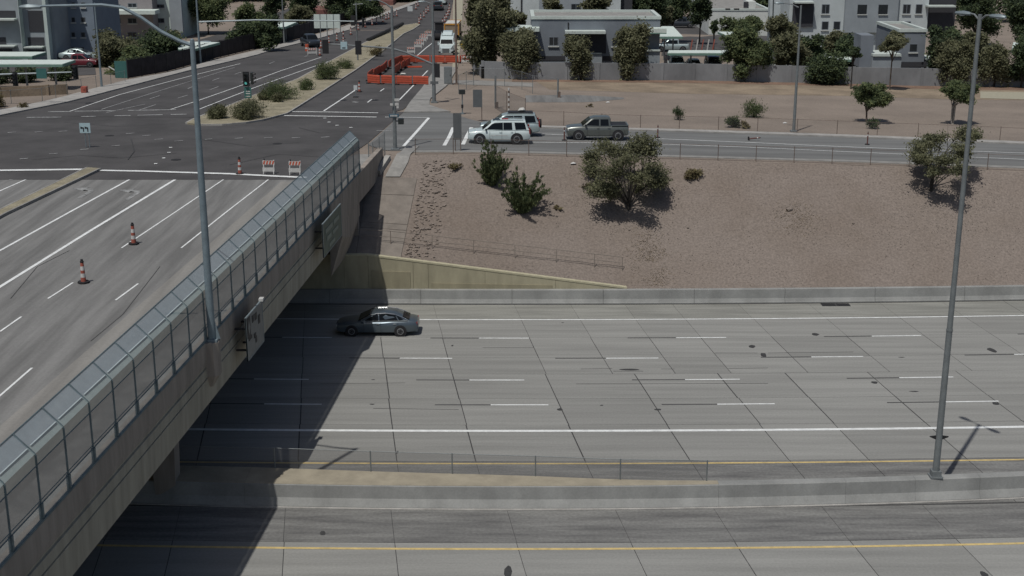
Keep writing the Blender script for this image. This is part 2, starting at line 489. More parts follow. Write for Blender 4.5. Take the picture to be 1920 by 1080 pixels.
def slab(y0, y1, xa, xb, gt, gl, m, z=0.0):
    a = MB(); q = []
    for X, Y0 in ((xa + gt / 2, y0 + gl / 2), (xb - gt / 2, y0 + gl / 2), (xb - gt / 2, y1 - gl / 2), (xa + gt / 2, y1 - gl / 2)):
        x = X + SK * (Y0 - 60); q.append((x, fy(x, Y0)))
    a.prism(q, -.011, z)
    a.f.pop(0); a.m.pop(0)
    return a.build('slab', m, freeway)
rows = [(82.2, 85.45, J2, .025, .03, 'slab_shoulder'), (78.5, 82.2, J2, .03, .025, 'slab'), (74.75, 78.5, J2, .055, .025, 'slab'), (71.95, 74.75, J2, .06, .035, 'slab'),
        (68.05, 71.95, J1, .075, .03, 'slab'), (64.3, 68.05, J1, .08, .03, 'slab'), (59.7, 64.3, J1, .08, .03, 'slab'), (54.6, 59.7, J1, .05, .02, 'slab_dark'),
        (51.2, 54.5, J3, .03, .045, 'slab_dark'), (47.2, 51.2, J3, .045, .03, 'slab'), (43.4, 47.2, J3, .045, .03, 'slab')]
for y0, y1, J, gt, gl, m in rows:
    JJ = {x: rng.uniform(-.05, .05) for x in J}
    for a, b in zip(J, J[1:]): slab(y0, y1, a + JJ[a] * .5, b + JJ[b] * .5, gt * rng.uniform(.45, .95), gl * rng.uniform(.7, 1.3), m, rng.uniform(0, .003))
    for k in range(4): slab(y0, y1, J[0] - 10 * (k + 1), J[0] - 10 * k, gt, gl, m); slab(y0, y1, J[-1] + 10 * k, J[-1] + 10 * (k + 1), gt, gl, m)
for k in range(5):
    for q in range(12): slab(43.4 - 4.2 * (k + 1), 43.4 - 4.2 * k, -50 + 8 * q, -42 + 8 * q, .03, .03, 'slab')
# painted lines
def fline(Y0, x0, x1, wd, m, z=.009):
    o = fsheet(Y0 - wd / 2, Y0 + wd / 2, x0, x1, z, max(1, int((x1 - x0) / 2))).build('lane_line', m, freeway)
    return o
fline(82.13, -75, 75, .16, 'white_paint'); fline(63.5, -75, 75, .26, 'white_paint')
fline(59.4, -75, 75, .15, 'yellow_paint'); fline(50.65, -75, 75, .17, 'yellow_paint')
for Y0, x0 in ((78.38, G(898, 634).x), (74.63, G(749.5, 672).x), (70.95, G(880, 713).x), (67.13, G(920, 759).x)):
    for k in range(-3, 4):
        X = x0 + 12.19 * k
        if -30 < X < 36:
            fline(Y0, X, X + 3.1, .125, 'white_paint'); fline(Y0, X - 3.0, X, .125, 'black_paint')
# dark patches and seal spots in the pavement
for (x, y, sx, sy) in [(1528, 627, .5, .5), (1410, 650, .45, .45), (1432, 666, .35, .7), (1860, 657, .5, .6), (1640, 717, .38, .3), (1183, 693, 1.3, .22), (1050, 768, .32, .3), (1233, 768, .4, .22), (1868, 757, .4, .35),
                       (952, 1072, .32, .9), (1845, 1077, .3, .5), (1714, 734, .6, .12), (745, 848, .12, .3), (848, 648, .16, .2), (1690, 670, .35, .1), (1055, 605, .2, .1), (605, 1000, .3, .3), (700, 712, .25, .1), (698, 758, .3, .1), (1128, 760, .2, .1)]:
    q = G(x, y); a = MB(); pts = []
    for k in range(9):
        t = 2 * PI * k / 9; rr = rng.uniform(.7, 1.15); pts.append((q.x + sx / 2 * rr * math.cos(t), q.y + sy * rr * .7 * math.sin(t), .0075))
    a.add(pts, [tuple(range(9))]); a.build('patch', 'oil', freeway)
for (xa, ya, xb, yb) in [(662, 692, 850, 692), (1089, 692, 1148, 691), (1150, 696, 1206, 696), (1240, 692, 1265, 692), (1365, 691, 1440, 690), (700, 766, 860, 768), (600, 720, 760, 718), (1080, 720, 1440, 719), (1440, 662, 1600, 660), (905, 652, 1000, 652), (1340, 662, 1420, 662)]:
    a, b = G(xa, ya), G(xb, yb)
    line_mb([a, b], .05, lambda X, Y: 0, .0065).build('crack_seal', 'oil', freeway)
# ---- drain inlet at the foot of the far barrier
q = G(1567, 572); di = thing('drain_inlet', 'dark rectangular storm drain grate beside the far freeway barrier', 'drain', (q.x, fy(q.x, 85.0), 0))
a = MB(); a.box((0, 0, .004), (1.9, .62, .008)); a.build('pit', 'black', di)
for k in range(17): MB().box((-.86 + k * .1075, 0, .014), (.03, .6, .012)).build('bar', 'rubber', di)
MB().box((0, 0, .016), (.1, .62, .016)).build('frame', 'joint', di)
# ---- far barrier (kerbed wall) in cast lengths
fb = thing('concrete_barrier', 'long low concrete barrier along the foot of the gravel bank', 'barrier')
def barrier_piece(x0, x1, yf, prof, name, m, par):
    secs = []
    for k in range(5):
        X = x0 + (x1 - x0) * k / 4; y = yf(X); secs.append([(X, y + dy, z) for dy, z in prof])
    return MB().loft(secs).build(name, m, par)
PF = [(0, 0), (-.0, .10), (.05, .12), (.16, .34), (.22, .93), (.25, .95), (.52, .95), (.55, .93), (.55, 0)]
for k in range(-10, 10): barrier_piece(k * 6.1 + .01, k * 6.1 + 6.09, lambda X: fy(X, 85.42), PF, 'barrier_segment', 'barrier', fb)
for k in range(-10, 10): barrier_piece(k * 6.1, k * 6.1 + 6.1, lambda X: fy(X, 85.36), [(0, 0), (0, .03), (.06, .035), (.06, 0)], 'gutter_lip', 'joint', fb)
# ---- median barrier: wide capped end under the bridge narrowing to one wall
md = thing('median_barrier', 'concrete median wall with wide tan capped top near the bridge', 'barrier')
def mw(X): return float(np.interp(X, [-40, -11, 0, 6, 9, 60], [1.75, 1.75, 1.2, .55, .42, .42]))
def mf(X): return 54.45 + .0022 * X * X if abs(X) < 30 else 54.45 + .0022 * 900 + (abs(X) - 30) * .13
cuts = [-44, -28, -12, 9.25, 15.0, 18.2, 21.2, 27.3, 33.4, 39.5, 46]
for x0, x1 in zip(cuts, cuts[1:]):
    secs = []; caps = []
    for k in range(9):
        X = x0 + .004 + (x1 - x0 - .008) * k / 8; y = mf(X); wd = mw(X)
        secs.append([(X, y - .06, 0), (X, y - .05, .08), (X, y + .15, .40), (X, y + .21, .97), (X, y + .24, 1.0), (X, y + .24 + wd, 1.0), (X, y + .28 + wd, .96), (X, y + .36 + wd, .3), (X, y + .4 + wd, 0)])
        caps.append([(X, y + .26, .99), (X, y + .26, 1.012), (X, y + .22 + wd, 1.012), (X, y + .22 + wd, .99)])
    MB().loft(secs).build('barrier_segment', 'barrier', md)
    if x1 < 9.5: MB().loft(caps).build('cap', 'barrier_cap', md)
for k in range(-6, 8): barrier_piece(k * 6.0, k * 6.0 + 6.0, lambda X: mf(X) - .16, [(0, 0), (0, .045), (.13, .05), (.13, 0)], 'kerb', 'concrete_pale', md)
# chain link along the back of the cap
mfence = thing('chain_link_fence', 'short grey chain link fence on the back of the wide median cap', 'fence')
PX = [-15.4, -10.9, -6.45, -2.72, 1.06, 4.87, 8.75]
def mfp(X): return mf(X) + .20 + mw(X)
for X in PX: MB().tube([(X, mfp(X), 1.0), (X, mfp(X), 2.02)], .035, 6).build('post', 'pole_grey', mfence)
for a_, b_ in zip(PX, PX[1:]):
    MB().add([(a_, mfp(a_), 1.03), (b_, mfp(b_), 1.03), (b_, mfp(b_), 2.0), (a_, mfp(a_), 2.0)], [(0, 1, 2, 3)]).build('mesh_panel', 'chain_dense', mfence)
    MB().tube([(a_, mfp(a_), 2.0), (b_, mfp(b_), 2.0)], .016, 5).build('rail', 'pole_grey', mfence)
# ---- olive retaining wall with panels, beside the bridge
rw = thing('retaining_wall', 'olive concrete retaining wall whose top slopes down away from the bridge', 'wall')
def rtop(X): return ztoe(X) + .16
XR0, XR1 = hb(751, 480).x, hb(782, 335).x; TT1 = (hb(780, 335).y - yw(XR1)) / (ytop(XR1) - .6 - yw(XR1))
rx = [-34, -28, -22, -16, -11.2, -9.6, -6.6, -5.6, -1.8, 2.9, 7.7]
for x0, x1 in zip(rx, rx[1:]):
    y = 85.98
    MB().loft([[(x, y, 0), (x, y, rtop(x) - .02), (x, y + .3, rtop(x) - .02), (x, y + .3, 0)] for x in (x0 + .008, x1 - .008)]).build('panel', 'olive_wall', rw)
for x0, x1 in ((-9.4, -6.8), (-5.4, 2.7)):
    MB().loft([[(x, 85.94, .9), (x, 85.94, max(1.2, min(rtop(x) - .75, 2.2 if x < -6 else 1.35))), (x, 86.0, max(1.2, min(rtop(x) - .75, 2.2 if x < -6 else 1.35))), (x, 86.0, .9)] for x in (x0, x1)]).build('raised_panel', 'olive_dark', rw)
for x0, x1 in zip(rx, rx[1:]):
    MB().loft([[(x, 85.955, rtop(x) - .02), (x, 85.955, rtop(x) + .09), (x, 86.32, rtop(x) + .09), (x, 86.32, rtop(x) - .02)] for x in (x0, x1)]).build('coping', 'olive_trim', rw)
# hand rail above the wall
hr = thing('handrail', 'low two rail metal handrail along the top of the olive retaining wall', 'railing')
hx = [-14, -11, -8.2, -5.4, -2.6, .2, 3.0, 5.6, 7.5]
def hz(X): return bank(X, 87.6)
for X in hx: MB().tube([(X, 87.6, hz(X) - .1), (X, 87.6, hz(X) + .95)], .02, 5).build('post', 'pole_rust' if X < -6 else 'slope_slab', hr)
for h in (.55, .95):
    MB().tube([(X, 87.6, hz(X) + h) for X in hx], .022, 5).build('rail', 'slope_slab', hr)
# ---- concrete slope paving beside the bridge, in cast slabs
spv = struct(MB().bb((-13, 90, 2.0), (-12, 91, 2.1)).build('slope_paving', 'slope_slab'))
def slopeslab(xa, xb, t0, t1, lift=.07):
    q = []
    for X, t in ((xa(t0), t0), (xb(t0), t0), (xb(t1), t1), (xa(t1), t1)):
        Y = yw(X) + t * (ytop(X) - .6 - yw(X)); q.append((X, Y, bank(X, Y)))
    a = MB(); a.add([(x, y, z + lift) for x, y, z in q] + [(x, y, z - .1) for x, y, z in q], [(0, 1, 2, 3), (0, 4, 5, 1), (1, 5, 6, 2), (2, 6, 7, 3), (3, 7, 4, 0)])
    return a.build('slab', 'slope_slab', spv)
TSE = []
ts = [0.03, .28 * TT1 / .8, .335 * TT1 / .8, .62 * TT1 / .8, TT1]
for t0, t1 in zip(ts, ts[1:]):
    xr = lambda t: XR0 + (XR1 - XR0) * t / TT1
    slopeslab(lambda t: -10.4, xr, t0 + .003, t1 - .003); slopeslab(lambda t: -16, lambda t: -10.43, t0 + .003, t1 - .003); slopeslab(lambda t: -30, lambda t: -16.03, t0 + .003, t1 - .003); slopeslab(lambda t: -58, lambda t: -30.03, t0 + .003, t1 - .003)
# rip rap beside the paving
rp = random.Random(5)
ri = MB().bb((-6.5, 92, 2), (-6.4, 92.1, 2.05)).build('riprap', 'rock'); tag(ri, kind='structure')
rmesh = []
for k in range(6):
    a = bmesh.new(); bmesh.ops.create_icosphere(a, subdivisions=1, radius=1)
    for v in a.verts: v.co *= rp.uniform(.7, 1.2); v.co.z *= .6
    me = bpy.data.meshes.new('stone'); a.to_mesh(me); a.free(); me.materials.append(M['rock']); rmesh.append(me)
for k in range(290):
    t = rp.random(); X = XR0 + .35 + (XR1 - XR0) * min(1, t / TT1) + rp.random() ** 1.3 * 2.0; Y = yw(X) + .6 + t * (ytop(X) - yw(X) - 1.2)
    o = link('stone', rp.choice(rmesh), ri, (X, Y, bank(X, Y) + .03), rp.uniform(0, 6)); s = rp.uniform(.06, .16) * (1.25 if rp.random() < .12 else 1); o.scale = (s, s, s * .7)
for (x, y, s) in [(1480, 394, .28), (1100, 305, .25), (1290, 428, .1), (1600, 420, .1), (1180, 432, .1)]:
    q = hit(x, y); o = link('rock', rmesh[1], None, (q.x, q.y, q.z + .05)); o.scale = (s, s * .8, s)
    tag(o, {1480: 'lone dark reddish rock in the middle of the gravel bank', 1100: 'pale flat rock at the top of the bank beside the multi trunk tree'}.get(x, 'small stone lying on the open gravel bank'), 'rock', 'small stones on the bank' if s < .2 else None)
# leaf litter and grit on the bank
def scatter(name, label, px, sx, sy, n, m, seed, smin=.03, smax=.10):
    r_ = random.Random(seed); c = hit(*px); a = MB()
    for k in range(n):
        X, Y = c.x + r_.gauss(0, sx), c.y + r_.gauss(0, sy)
        if not yw(X) + .3 < Y < ytop(X) - .3: continue
        s, t_ = r_.uniform(smin, smax), r_.uniform(0, 6.28); z = bank(X, Y) + .025
        a.add([(X + s * math.cos(t_), Y + s * math.sin(t_), z), (X + s * .5 * math.cos(t_ + 2), Y + s * .5 * math.sin(t_ + 2), z + s * .12), (X + s * math.cos(t_ + 3.4), Y + s * math.sin(t_ + 3.4), z)], [(0, 1, 2)])
    tag(a.build(name, m), label, 'litter', kind='stuff')
scatter('leaf_litter', 'brown fallen leaves around the big bank tree', (1120, 385), 2.3, 1.7, 1500, 'twig', 61, .02, .06)
scatter('leaf_litter', 'brown fallen leaves under the right bank tree', (1765, 375), 2.4, 1.6, 1500, 'twig', 62, .02, .06)
scatter('leaf_litter', 'dry leaves between the spiky bushes', (930, 370), 1.6, 1.8, 500, 'twig', 63, .02, .06)
scatter('grit', 'tan washed grit running down the bank', (1222, 492), .7, 1.6, 1500, 'tan_grit', 64, .03, .08)
scatter('grit', 'tan grit around the lone rock', (1490, 408), .8, .8, 700, 'tan_grit', 65, .03, .08)
scatter('grit', 'dark grit along the top of the retaining wall', (900, 505), 4.5, .5, 900, 'twig', 66, .02, .05)
# ================================================================ THE BRIDGE
br = thing('bridge', 'concrete road bridge over the freeway with plain tan girder', 'bridge')
EA, EB = .072, -16.49                    # outer edge X = EA*Y + EB
def ex(Y, off=0.0): return EA * Y + EB + off
def bloft(prof, y0, y1, name, m, n=1):
    secs = []
    for k in range(n + 1):
        Y = y0 + (y1 - y0) * k / n; secs.append([(ex(Y, dx), Y, z) for dx, z in prof])
    return MB().loft(secs).build(name, m, br)
deck = MB(); vs = [(-64, 12, 7.84), (ex(12, -.3), 12, 7.84), (ex(97.2, -.3), 97.2, 7.84), (-64, 97.2, 7.84)]
deck.extr(vs, (0, 0, -.35)); deck.build('deck', 'asphalt_old', br)
YE = 80.5
bloft([(-.36, 7.5), (-.36, 8.47), (-.32, 8.5), (0, 8.5), (.02, 8.48), (.02, 7.72), (-.02, 7.7), (-.02, 7.5)], 12, 97, 'parapet', 'girder')
bloft([(-5.3, 7.845), (-5.3, 7.848), (-2.0, 7.848), (-2.0, 7.845)], 12, 88, 'shoulder', 'deck_edge')
bloft([(-2.0, 7.842), (-2.0, 7.99), (-.37, 7.99), (-.37, 7.842)], 12, 97, 'sidewalk', 'concrete')
bloft([(-.5, 5.7), (-.5, 7.5), (-.02, 7.5), (-.06, 7.42), (-.06, 7.38), (0, 7.36), (0, 6.98), (-.05, 6.96), (-.05, 6.92), (.0, 6.9), (-.06, 5.75), (-.1, 5.7)], 12, YE, 'girder', 'girder_olive')
bloft([(-.5, 6.5), (-.5, 7.5), (-.04, 7.5), (-.04, 6.5)], YE, 97, 'girder_end', 'girder')
for k in range(1, 9):
    bloft([(-.5 - 5.6 * k, 5.75), (-.5 - 5.6 * k, 7.5), (-1.7 - 5.6 * k, 7.5), (-1.7 - 5.6 * k, 5.75)], 12, 88, 'inner_girder', 'girder')
MB().extr([(-62, 12, 7.5), (ex(12, -.5), 12, 7.5), (ex(88, -.5), 88, 7.5), (-62, 88, 7.5)], (0, 0, -.25)).build('soffit', 'girder', br)
MB().extr([(-60, 88.2, 1.5), (ex(88.2, -.3), 88.2, 1.5), (ex(88.2, -.3), 88.2, 7.48), (-60, 88.2, 7.48)], (0, .6, 0)).build('abutment', 'girder', br)
MB().loft([[(ex(Y, dx), Y, z) for dx, z in ((-.9, 3.0), (-.9, 7.45), (-.1, 7.45), (-.1, zb))] for Y, zb in ((81.8, 5.6), (84.5, 4.9), (87.9, 5.6))]).build('wing_wall', 'girder', br)
for X in (-15.6, -21, -27, -33, -39, -45):
    MB().loft([[(X + dx * wx, 55.6 + dy, z) for dx, dy in ((-1, -.45), (1, -.45), (1, .45), (-1, .45))] for wx, z in ((.45, 0), (.55, 3.0), (1.15, 5.75))]).build('pier', 'girder', br)
# pilaster carrying the lamp post
PY = 52.9
MB().loft([[(ex(PY) + dx, PY + dy, z) for dx, dy in ((-.1, -.42), (.28, -.40), (.46, -.2), (.46, .2), (.28, .40), (-.1, .42))] for z in (7.0, 8.44)]).build('pilaster', 'girder', br)
MB().loft([[(ex(PY) + dx * s, PY + dy * s, z) for dx, dy in ((-.1, -.42), (.28, -.40), (.46, -.2), (.46, .2), (.28, .40), (-.1, .42))] for z, s in ((6.45, .25), (6.99, .96))]).build('pilaster_corbel', 'girder', br)
# screen fence with inward leaning top
sf = thing('bridge_screen_fence', 'tall green grey mesh safety fence with inward leaning top along the bridge edge', 'fence')
FY = [32.0 + 2.08 * k for k in range(28)]
ZB, ZK, ZT, IN = 8.5, 10.62, 11.24, .60
for i, Y in enumerate(FY):
    x = ex(Y, -.06)
    p = MB(); p.tube([(x, Y, ZB), (x, Y, ZK - .05), (x - .05, Y, ZK + .03), (x - IN, Y, ZT)], .034, 6); p.box((x, Y, ZB + .26), (.12, .12, .52)); p.build('post', 'post_green', sf)
    if i == len(FY) - 1: break
    Y2 = FY[i + 1]; x2 = ex(Y2, -.06)
    u = .30; zu, xu = ZK + (ZT - ZK) * u, IN * u
    for za, zb_, nm, mm in ((ZB + .02, ZB + .5, 'sun_painted_panel', 'mesh_low_sunlit'), (ZB + .5, ZK - .38, 'mesh_panel', 'mesh_side'), (ZK - .38, ZK, 'upper_mesh_panel', 'mesh_band')):  # lowest mesh band: sunlit parapet behind it is painted into its pale colour
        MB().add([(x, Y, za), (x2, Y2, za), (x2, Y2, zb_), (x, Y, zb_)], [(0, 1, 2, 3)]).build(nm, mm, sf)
    MB().add([(x, Y, ZK), (x2, Y2, ZK), (x2 - xu, Y2, zu), (x - xu, Y, zu)], [(0, 1, 2, 3)]).build('lower_top_panel', 'mesh_top_low', sf)
    MB().add([(x - xu, Y, zu), (x2 - xu, Y2, zu), (x2 - IN, Y2, ZT), (x - IN, Y, ZT)], [(0, 1, 2, 3)]).build('top_mesh_panel', 'mesh_top', sf)
    for z, dx, rr in ((ZB + .5, 0, .022), (ZB + .62, 0, .016), (ZK - .38, 0, .02), (ZT, -IN, .024)):
        MB().tube([(x + dx, Y, z), (x2 + dx, Y2, z)], rr, 5).build('rail', 'post_green', sf)
    MB().bar((x - IN * u + .01, Y + .12, ZK + (ZT - ZK) * u + .02), (x2 - IN * u + .01, Y2 - .12, ZK + (ZT - ZK) * u + .02), .05, .02).build('tension_bar', 'rail_pale', sf)
    MB().bar((x + .04, Y, ZB + .03), (x2 + .04, Y2, ZB + .03), .10, .05).build('base_strip', 'post_green', sf)
# end of parapet: posts and short mesh panel
ef = thing('chain_link_fence', 'short chain link panel joining the end of the bridge screen fence', 'fence')
ep = [(692, 316), (700, 315), (712, 305), (722, 296)]
eq = [hb(x, y) for x, y in ep]
for q in eq: MB().tube([(q.x, q.y, q.z), (q.x, q.y, q.z + 1.9)], .035, 6).build('post', 'pole_grey', ef)
for a_, b_ in zip(eq, eq[1:]): MB().add([a_, b_, b_ + V3((0, 0, 1.85)), a_ + V3((0, 0, 1.85))], [(0, 1, 2, 3)]).build('mesh_panel', 'chain_dense', ef)
a = MB(); q0, q1 = hb(709, 328), hb(728, 299)
a.bar((q0.x, q0.y, q0.z + .1), (q1.x, q1.y, q1.z + .1), .4, .5); tag(a.build('parapet_end', 'concrete_pale'), 'low pale concrete curb wall at the bridge corner by the slope', 'wall')
cs = strip([hb(722, 333), hb(736, 306), hb(752, 286), hb(762, 275)], [hb(750, 333), hb(765, 306), hb(775, 286), hb(786, 275)], .08, 14, 4, lambda X, Y: bank(X, Y) if Y < ytop(X) else zt(X, Y)); struct(cs.build('corner_walk', 'concrete', None))
# ================================================================ STREETS
def W(l, off=0): return [GT(x, y, off) for x, y in l]
street = struct(strip([V3((-85, 88.6, 0)), V3((-85, 128, 0))], [G(600, 337, 7.84), G(640, 305, 7.84), GT(690, 268), GT(757, 210)], .014, 26, 24).build('street', 'asphalt'))
KW = [(-70, 232), (0, 218.5), (42, 210), (125, 193.5), (175, 181), (281, 153), (354, 134), (396, 125), (480, 105), (517, 93), (567, 81), (592, 75), (655, 57), (680, 43), (717, 31), (789, 4), (800, 0)]
SWo = [(-70, 222), (0, 209), (40, 201), (94, 190), (125, 182), (187, 165), (250, 149), (312, 139), (396, 116), (480, 96), (512, 88), (571, 73), (592, 66), (657, 46), (705, 30), (785, 1), (797, -4)]
KE = [(757, 212), (768, 195), (792, 166), (808, 140), (822, 112), (830, 92), (838, 60), (845, 25), (850, 0)]
kw, sw_, ke = W(KW), W(SWo), W(KE)
for l, dx in ((kw, 0), (sw_, 0), (ke, 0)):
    d = (l[-1] - l[-3]).normalized(); l.append(l[-1] + d * 160)
st2 = strip(even(kw[1:], 60), even([GT(640, 222)] + ke, 60), .028, 80, 14); struct(st2.build('street', 'asphalt'))
swk = strip(kw, sw_, .15, 90, 2, skirt=.2); struct(swk.build('sidewalk', 'concrete_pale'))
# verge behind the west sidewalk, rocks strip
# off ramp and far side of the crossing
RN = W([(757, 211), (800, 204), (845, 212), (880, 224), (930, 236), (1010, 241), (1300, 249), (1600, 259), (1920, 272), (2300, 290)])
RS = W([(690, 272), (720, 283), (775, 283), (850, 283), (900, 283), (1000, 285), (1270, 292), (1600, 301), (1920, 313), (2300, 330)])
ramp = struct(strip(RS, RN, .03, 70, 8).build('ramp', 'ramp'))
kn = strip(RN[4:], W([(930, 233), (1010, 238), (1300, 245.5), (1600, 255.5), (1920, 268), (2300, 286)]), .14, 40, 2, skirt=.2); struct(kn.build('kerb', 'concrete_pale'))
ks = strip(RS[2:], W([(775, 286), (850, 286), (900, 286), (1000, 288), (1270, 295), (1600, 304.5), (1920, 316.5), (2300, 334)]), .05, 40, 2, skirt=.2); struct(ks.build('shoulder_strip', 'concrete'))
cn = strip(W([(757, 212), (768, 194), (790, 168), (806, 145), (818, 126)]), W([(845, 211), (806, 200), (805, 188), (840, 160), (858, 128)]), .12, 16, 5, skirt=.2); struct(cn.build('corner_walk', 'concrete'))
pth = strip(W([(850, 151), (900, 151), (1000, 156)]), W([(850, 158), (900, 160), (1000, 163)]), .02, 10, 3); struct(pth.build('footpath', 'concrete'))
pth = strip(W([(858, 128), (862, 100), (866, 60), (868, 0)]), W([(848, 128), (850, 100), (849, 60), (850, 0)]), .10, 20, 2); struct(pth.build('footpath', 'path'))
tb = strip(W([(1030, 168), (1300, 176), (1600, 180), (1920, 188)]), W([(1000, 150), (1300, 152), (1600, 158), (1920, 166)]), .012, 30, 4); struct(tb.build('bare_strip', 'dirt_tan'))
tb = strip(W([(960, 153), (1300, 156), (1600, 162), (1920, 170)]), W([(960, 147), (1300, 148), (1600, 154), (1920, 161)]), .024, 30, 3); struct(tb.build('red_soil', 'dirt_red'))
tb = strip(W([(1838, 184.5), (1960, 188)]), W([(1838, 172), (1960, 174)]), .036, 8, 3); struct(tb.build('footpath', 'path'))
tb = strip(W([(985, 192), (1100, 192), (1170, 186)]), W([(985, 179), (1080, 178), (1170, 183)]), .012, 8, 3); struct(tb.build('worn_track', 'asphalt_old'))
# medians
MR = [(368, 236), (420, 236), (480, 230), (537, 215), (605, 172), (667, 132), (720, 94), (755, 65), (787, 47)]
ML = [(351, 233), (368, 224), (425, 203), (480, 180), (560, 150), (618, 118), (688, 80), (757, 49), (782, 45)]
mdn = struct(strip(even(W(ML), 60), even(W(MR), 60), .16, 60, 4, skirt=.2).build('median', 'gravel_tan'))
def off_poly(l, d):
    P = even(W(l), 60); out = []
    for i, p in enumerate(P):
        t = P[min(i + 1, 60)] - P[max(i - 1, 0)]; t.normalize(); out.append(p + V3((-t.y, t.x, 0)) * d)
    return out
for l, d in ((MR, -.16), (ML, .16)): struct(strip(even(W(l), 60), off_poly(l, d), .17, 60, 1, skirt=.2).build('kerb', 'concrete_pale'))
z8 = lambda X, Y: 7.84
s0 = [G(-80, 446, 7.84), G(0, 398, 7.84), G(165, 318, 7.84)]; s1 = [G(-80, 462, 7.84), G(0, 408, 7.84), G(187, 319.5, 7.84)]
struct(strip(s0, s1, .17, 20, 2, z8, skirt=.2).build('median', 'gravel_tan'))
for l, d in ((s1, -.13), (s0, .13)):
    P = even(l, 20); out = []
    for i, p in enumerate(P):
        t = P[min(i + 1, 20)] - P[max(i - 1, 0)]; t.normalize(); out.append(p + V3((-t.y, t.x, 0)) * d)
    struct(strip(P, out, .18, 20, 1, z8, skirt=.19).build('kerb', 'concrete'))
# ---- painted marks on the streets
def mark(px, wd, m='white_paint', name='lane_line', off=None, zf=None):
    p = [GT(x, y) for x, y in px]; hi = min(v.y for v in p) > 88.4
    zf = zf or (zt if hi else z8); off = off if off is not None else (.05 if hi else .012)
    return line_mb(p, wd, zf, off).build(name, m, street)
mark([(-40, 320), (0, 320.5), (165, 318.5)], .5); mark([(187, 320.5), (268, 322), (348, 324.5), (432, 327), (508, 331), (575, 334)], .42, name='stop_line')
mark([(268, 323), (134, 396), (0, 470), (-60, 503)], .16); mark([(348, 325), (174, 430), (0, 538), (-60, 574)], .2)
mark([(432, 328), (330, 397), (228, 465)], .1); mark([(508, 333), (424, 398), (340, 465)], .1)
for a_ in ([(137, 530), (90, 560)], [(259, 532), (217, 563)], [(60, 690), (-2, 744)], [(40, 594), (0, 622)]): mark(a_, .1)
mark([(82, 322), (0, 358), (-60, 384)], .14); mark([(12, 324), (-30, 342)], .1)
for l in ([(130, 210), (225, 178), (350, 145), (450, 120)], [(190, 206), (280, 177), (440, 127)], [(320, 206), (370, 190), (455, 160), (522, 135), (602, 108)], [(370, 207), (480, 164), (561, 135), (618, 115), (640, 107)]):
    mark(l, .13 if l[0][0] != 190 else .09, 'white_paint' if l[0][0] != 190 else 'worn_paint')
mark([(200, 212), (240, 203), (272, 196)], .09, 'worn_paint'); mark([(262, 207), (292, 197)], .1, 'worn_paint')
for a_ in ([(281, 186), (300, 180)], [(333, 185), (352, 179)], [(394, 169), (410, 163)], [(352, 167), (362, 163)], [(398, 152), (412, 147)], [(452, 155), (465, 150)], [(440, 140), (452, 136)], [(505, 120), (515, 116)], [(570, 107), (577, 105)]): mark(a_, .1, 'worn_paint')
for a_ in ([(90, 210.5), (130, 210)], [(140, 209.5), (215, 208.5)], [(240, 208), (330, 206.5)]): mark(a_, .3, 'worn_paint')
for a_ in ([(50, 221), (115, 220.5)], [(152, 219.5), (180, 219)], [(215, 218), (245, 217.5)], [(258, 217), (305, 216)], [(320, 215.5), (350, 215)]): mark(a_, .3, 'worn_paint')
mark([(543, 210), (625, 211), (709, 212.5)], .3); mark([(533, 217.5), (620, 219), (706, 220.5)], .32, name='stop_line')
mark([(607, 209), (636, 190), (667, 169)], .16); mark([(749, 188), (776, 160), (802, 133)], .14); mark([(782, 105), (797, 92), (812, 80)], .14)
for a_ in ([(713, 172), (720, 167)], [(689, 193), (697, 187)]): mark(a_, .14)
mark([(661, 192), (672, 192.5)], .35, 'worn_paint')
for x, y in ((320, 277.5), (317, 287), (307, 297.5), (292, 308), (609, 222.5), (617, 230), (632, 236), (658, 240)): mark([(x - 3, y), (x + 3, y - .3)], .25)
for x, y in ((45, 298.5), (100, 289), (158, 281), (217, 274), (22, 249), (73, 248), (118, 247), (244, 251), (275, 255), (298, 262), (335, 265), (390, 262), (448, 260), (503, 259), (555, 259), (610, 258)): mark([(x - 8, y + .6), (x + 8, y - .6)], .13, 'worn_paint')
def turn_arrow(x, y):                     # left turn arrow on the bridge deck
    q = G(x, y, 7.84); d = V3((.083, 1, 0)).normalized(); l = V3((-1, .083, 0)).normalized()
    pts = [(1.0, -.12), (1.0, .12), (1.55, .15), (1.7, .55), (1.7, .75), (2.1, .75), (1.5, 1.5), (.95, .75), (1.3, .75), (1.25, .5), (.9, .45), (-.9, .35), (-.9, .12)]
    a = MB(); vs = [q + d * (u * 1.05 - .5) + l * (v * 1.15 - .5) + V3((0, 0, .012)) for u, v in [(-1.2, -.12), (.7, -.12), (1.3, .1), (1.5, .55), (1.9, .55), (1.35, 1.35), (.75, .55), (1.1, .55), (.95, .3), (.6, .16), (-1.2, .12)]]
    bm = bmesh.new(); f = bm.faces.new([bm.verts.new(v) for v in vs]); bmesh.ops.triangulate(bm, faces=[f]); me = bpy.data.meshes.new('turn_arrow'); bm.to_mesh(me); bm.free(); me.materials.append(M['faint_paint'])
    link('turn_arrow', me, street)
for x, y in ((155, 360), (242, 363), (27, 328), (103, 326)): turn_arrow(x, y)
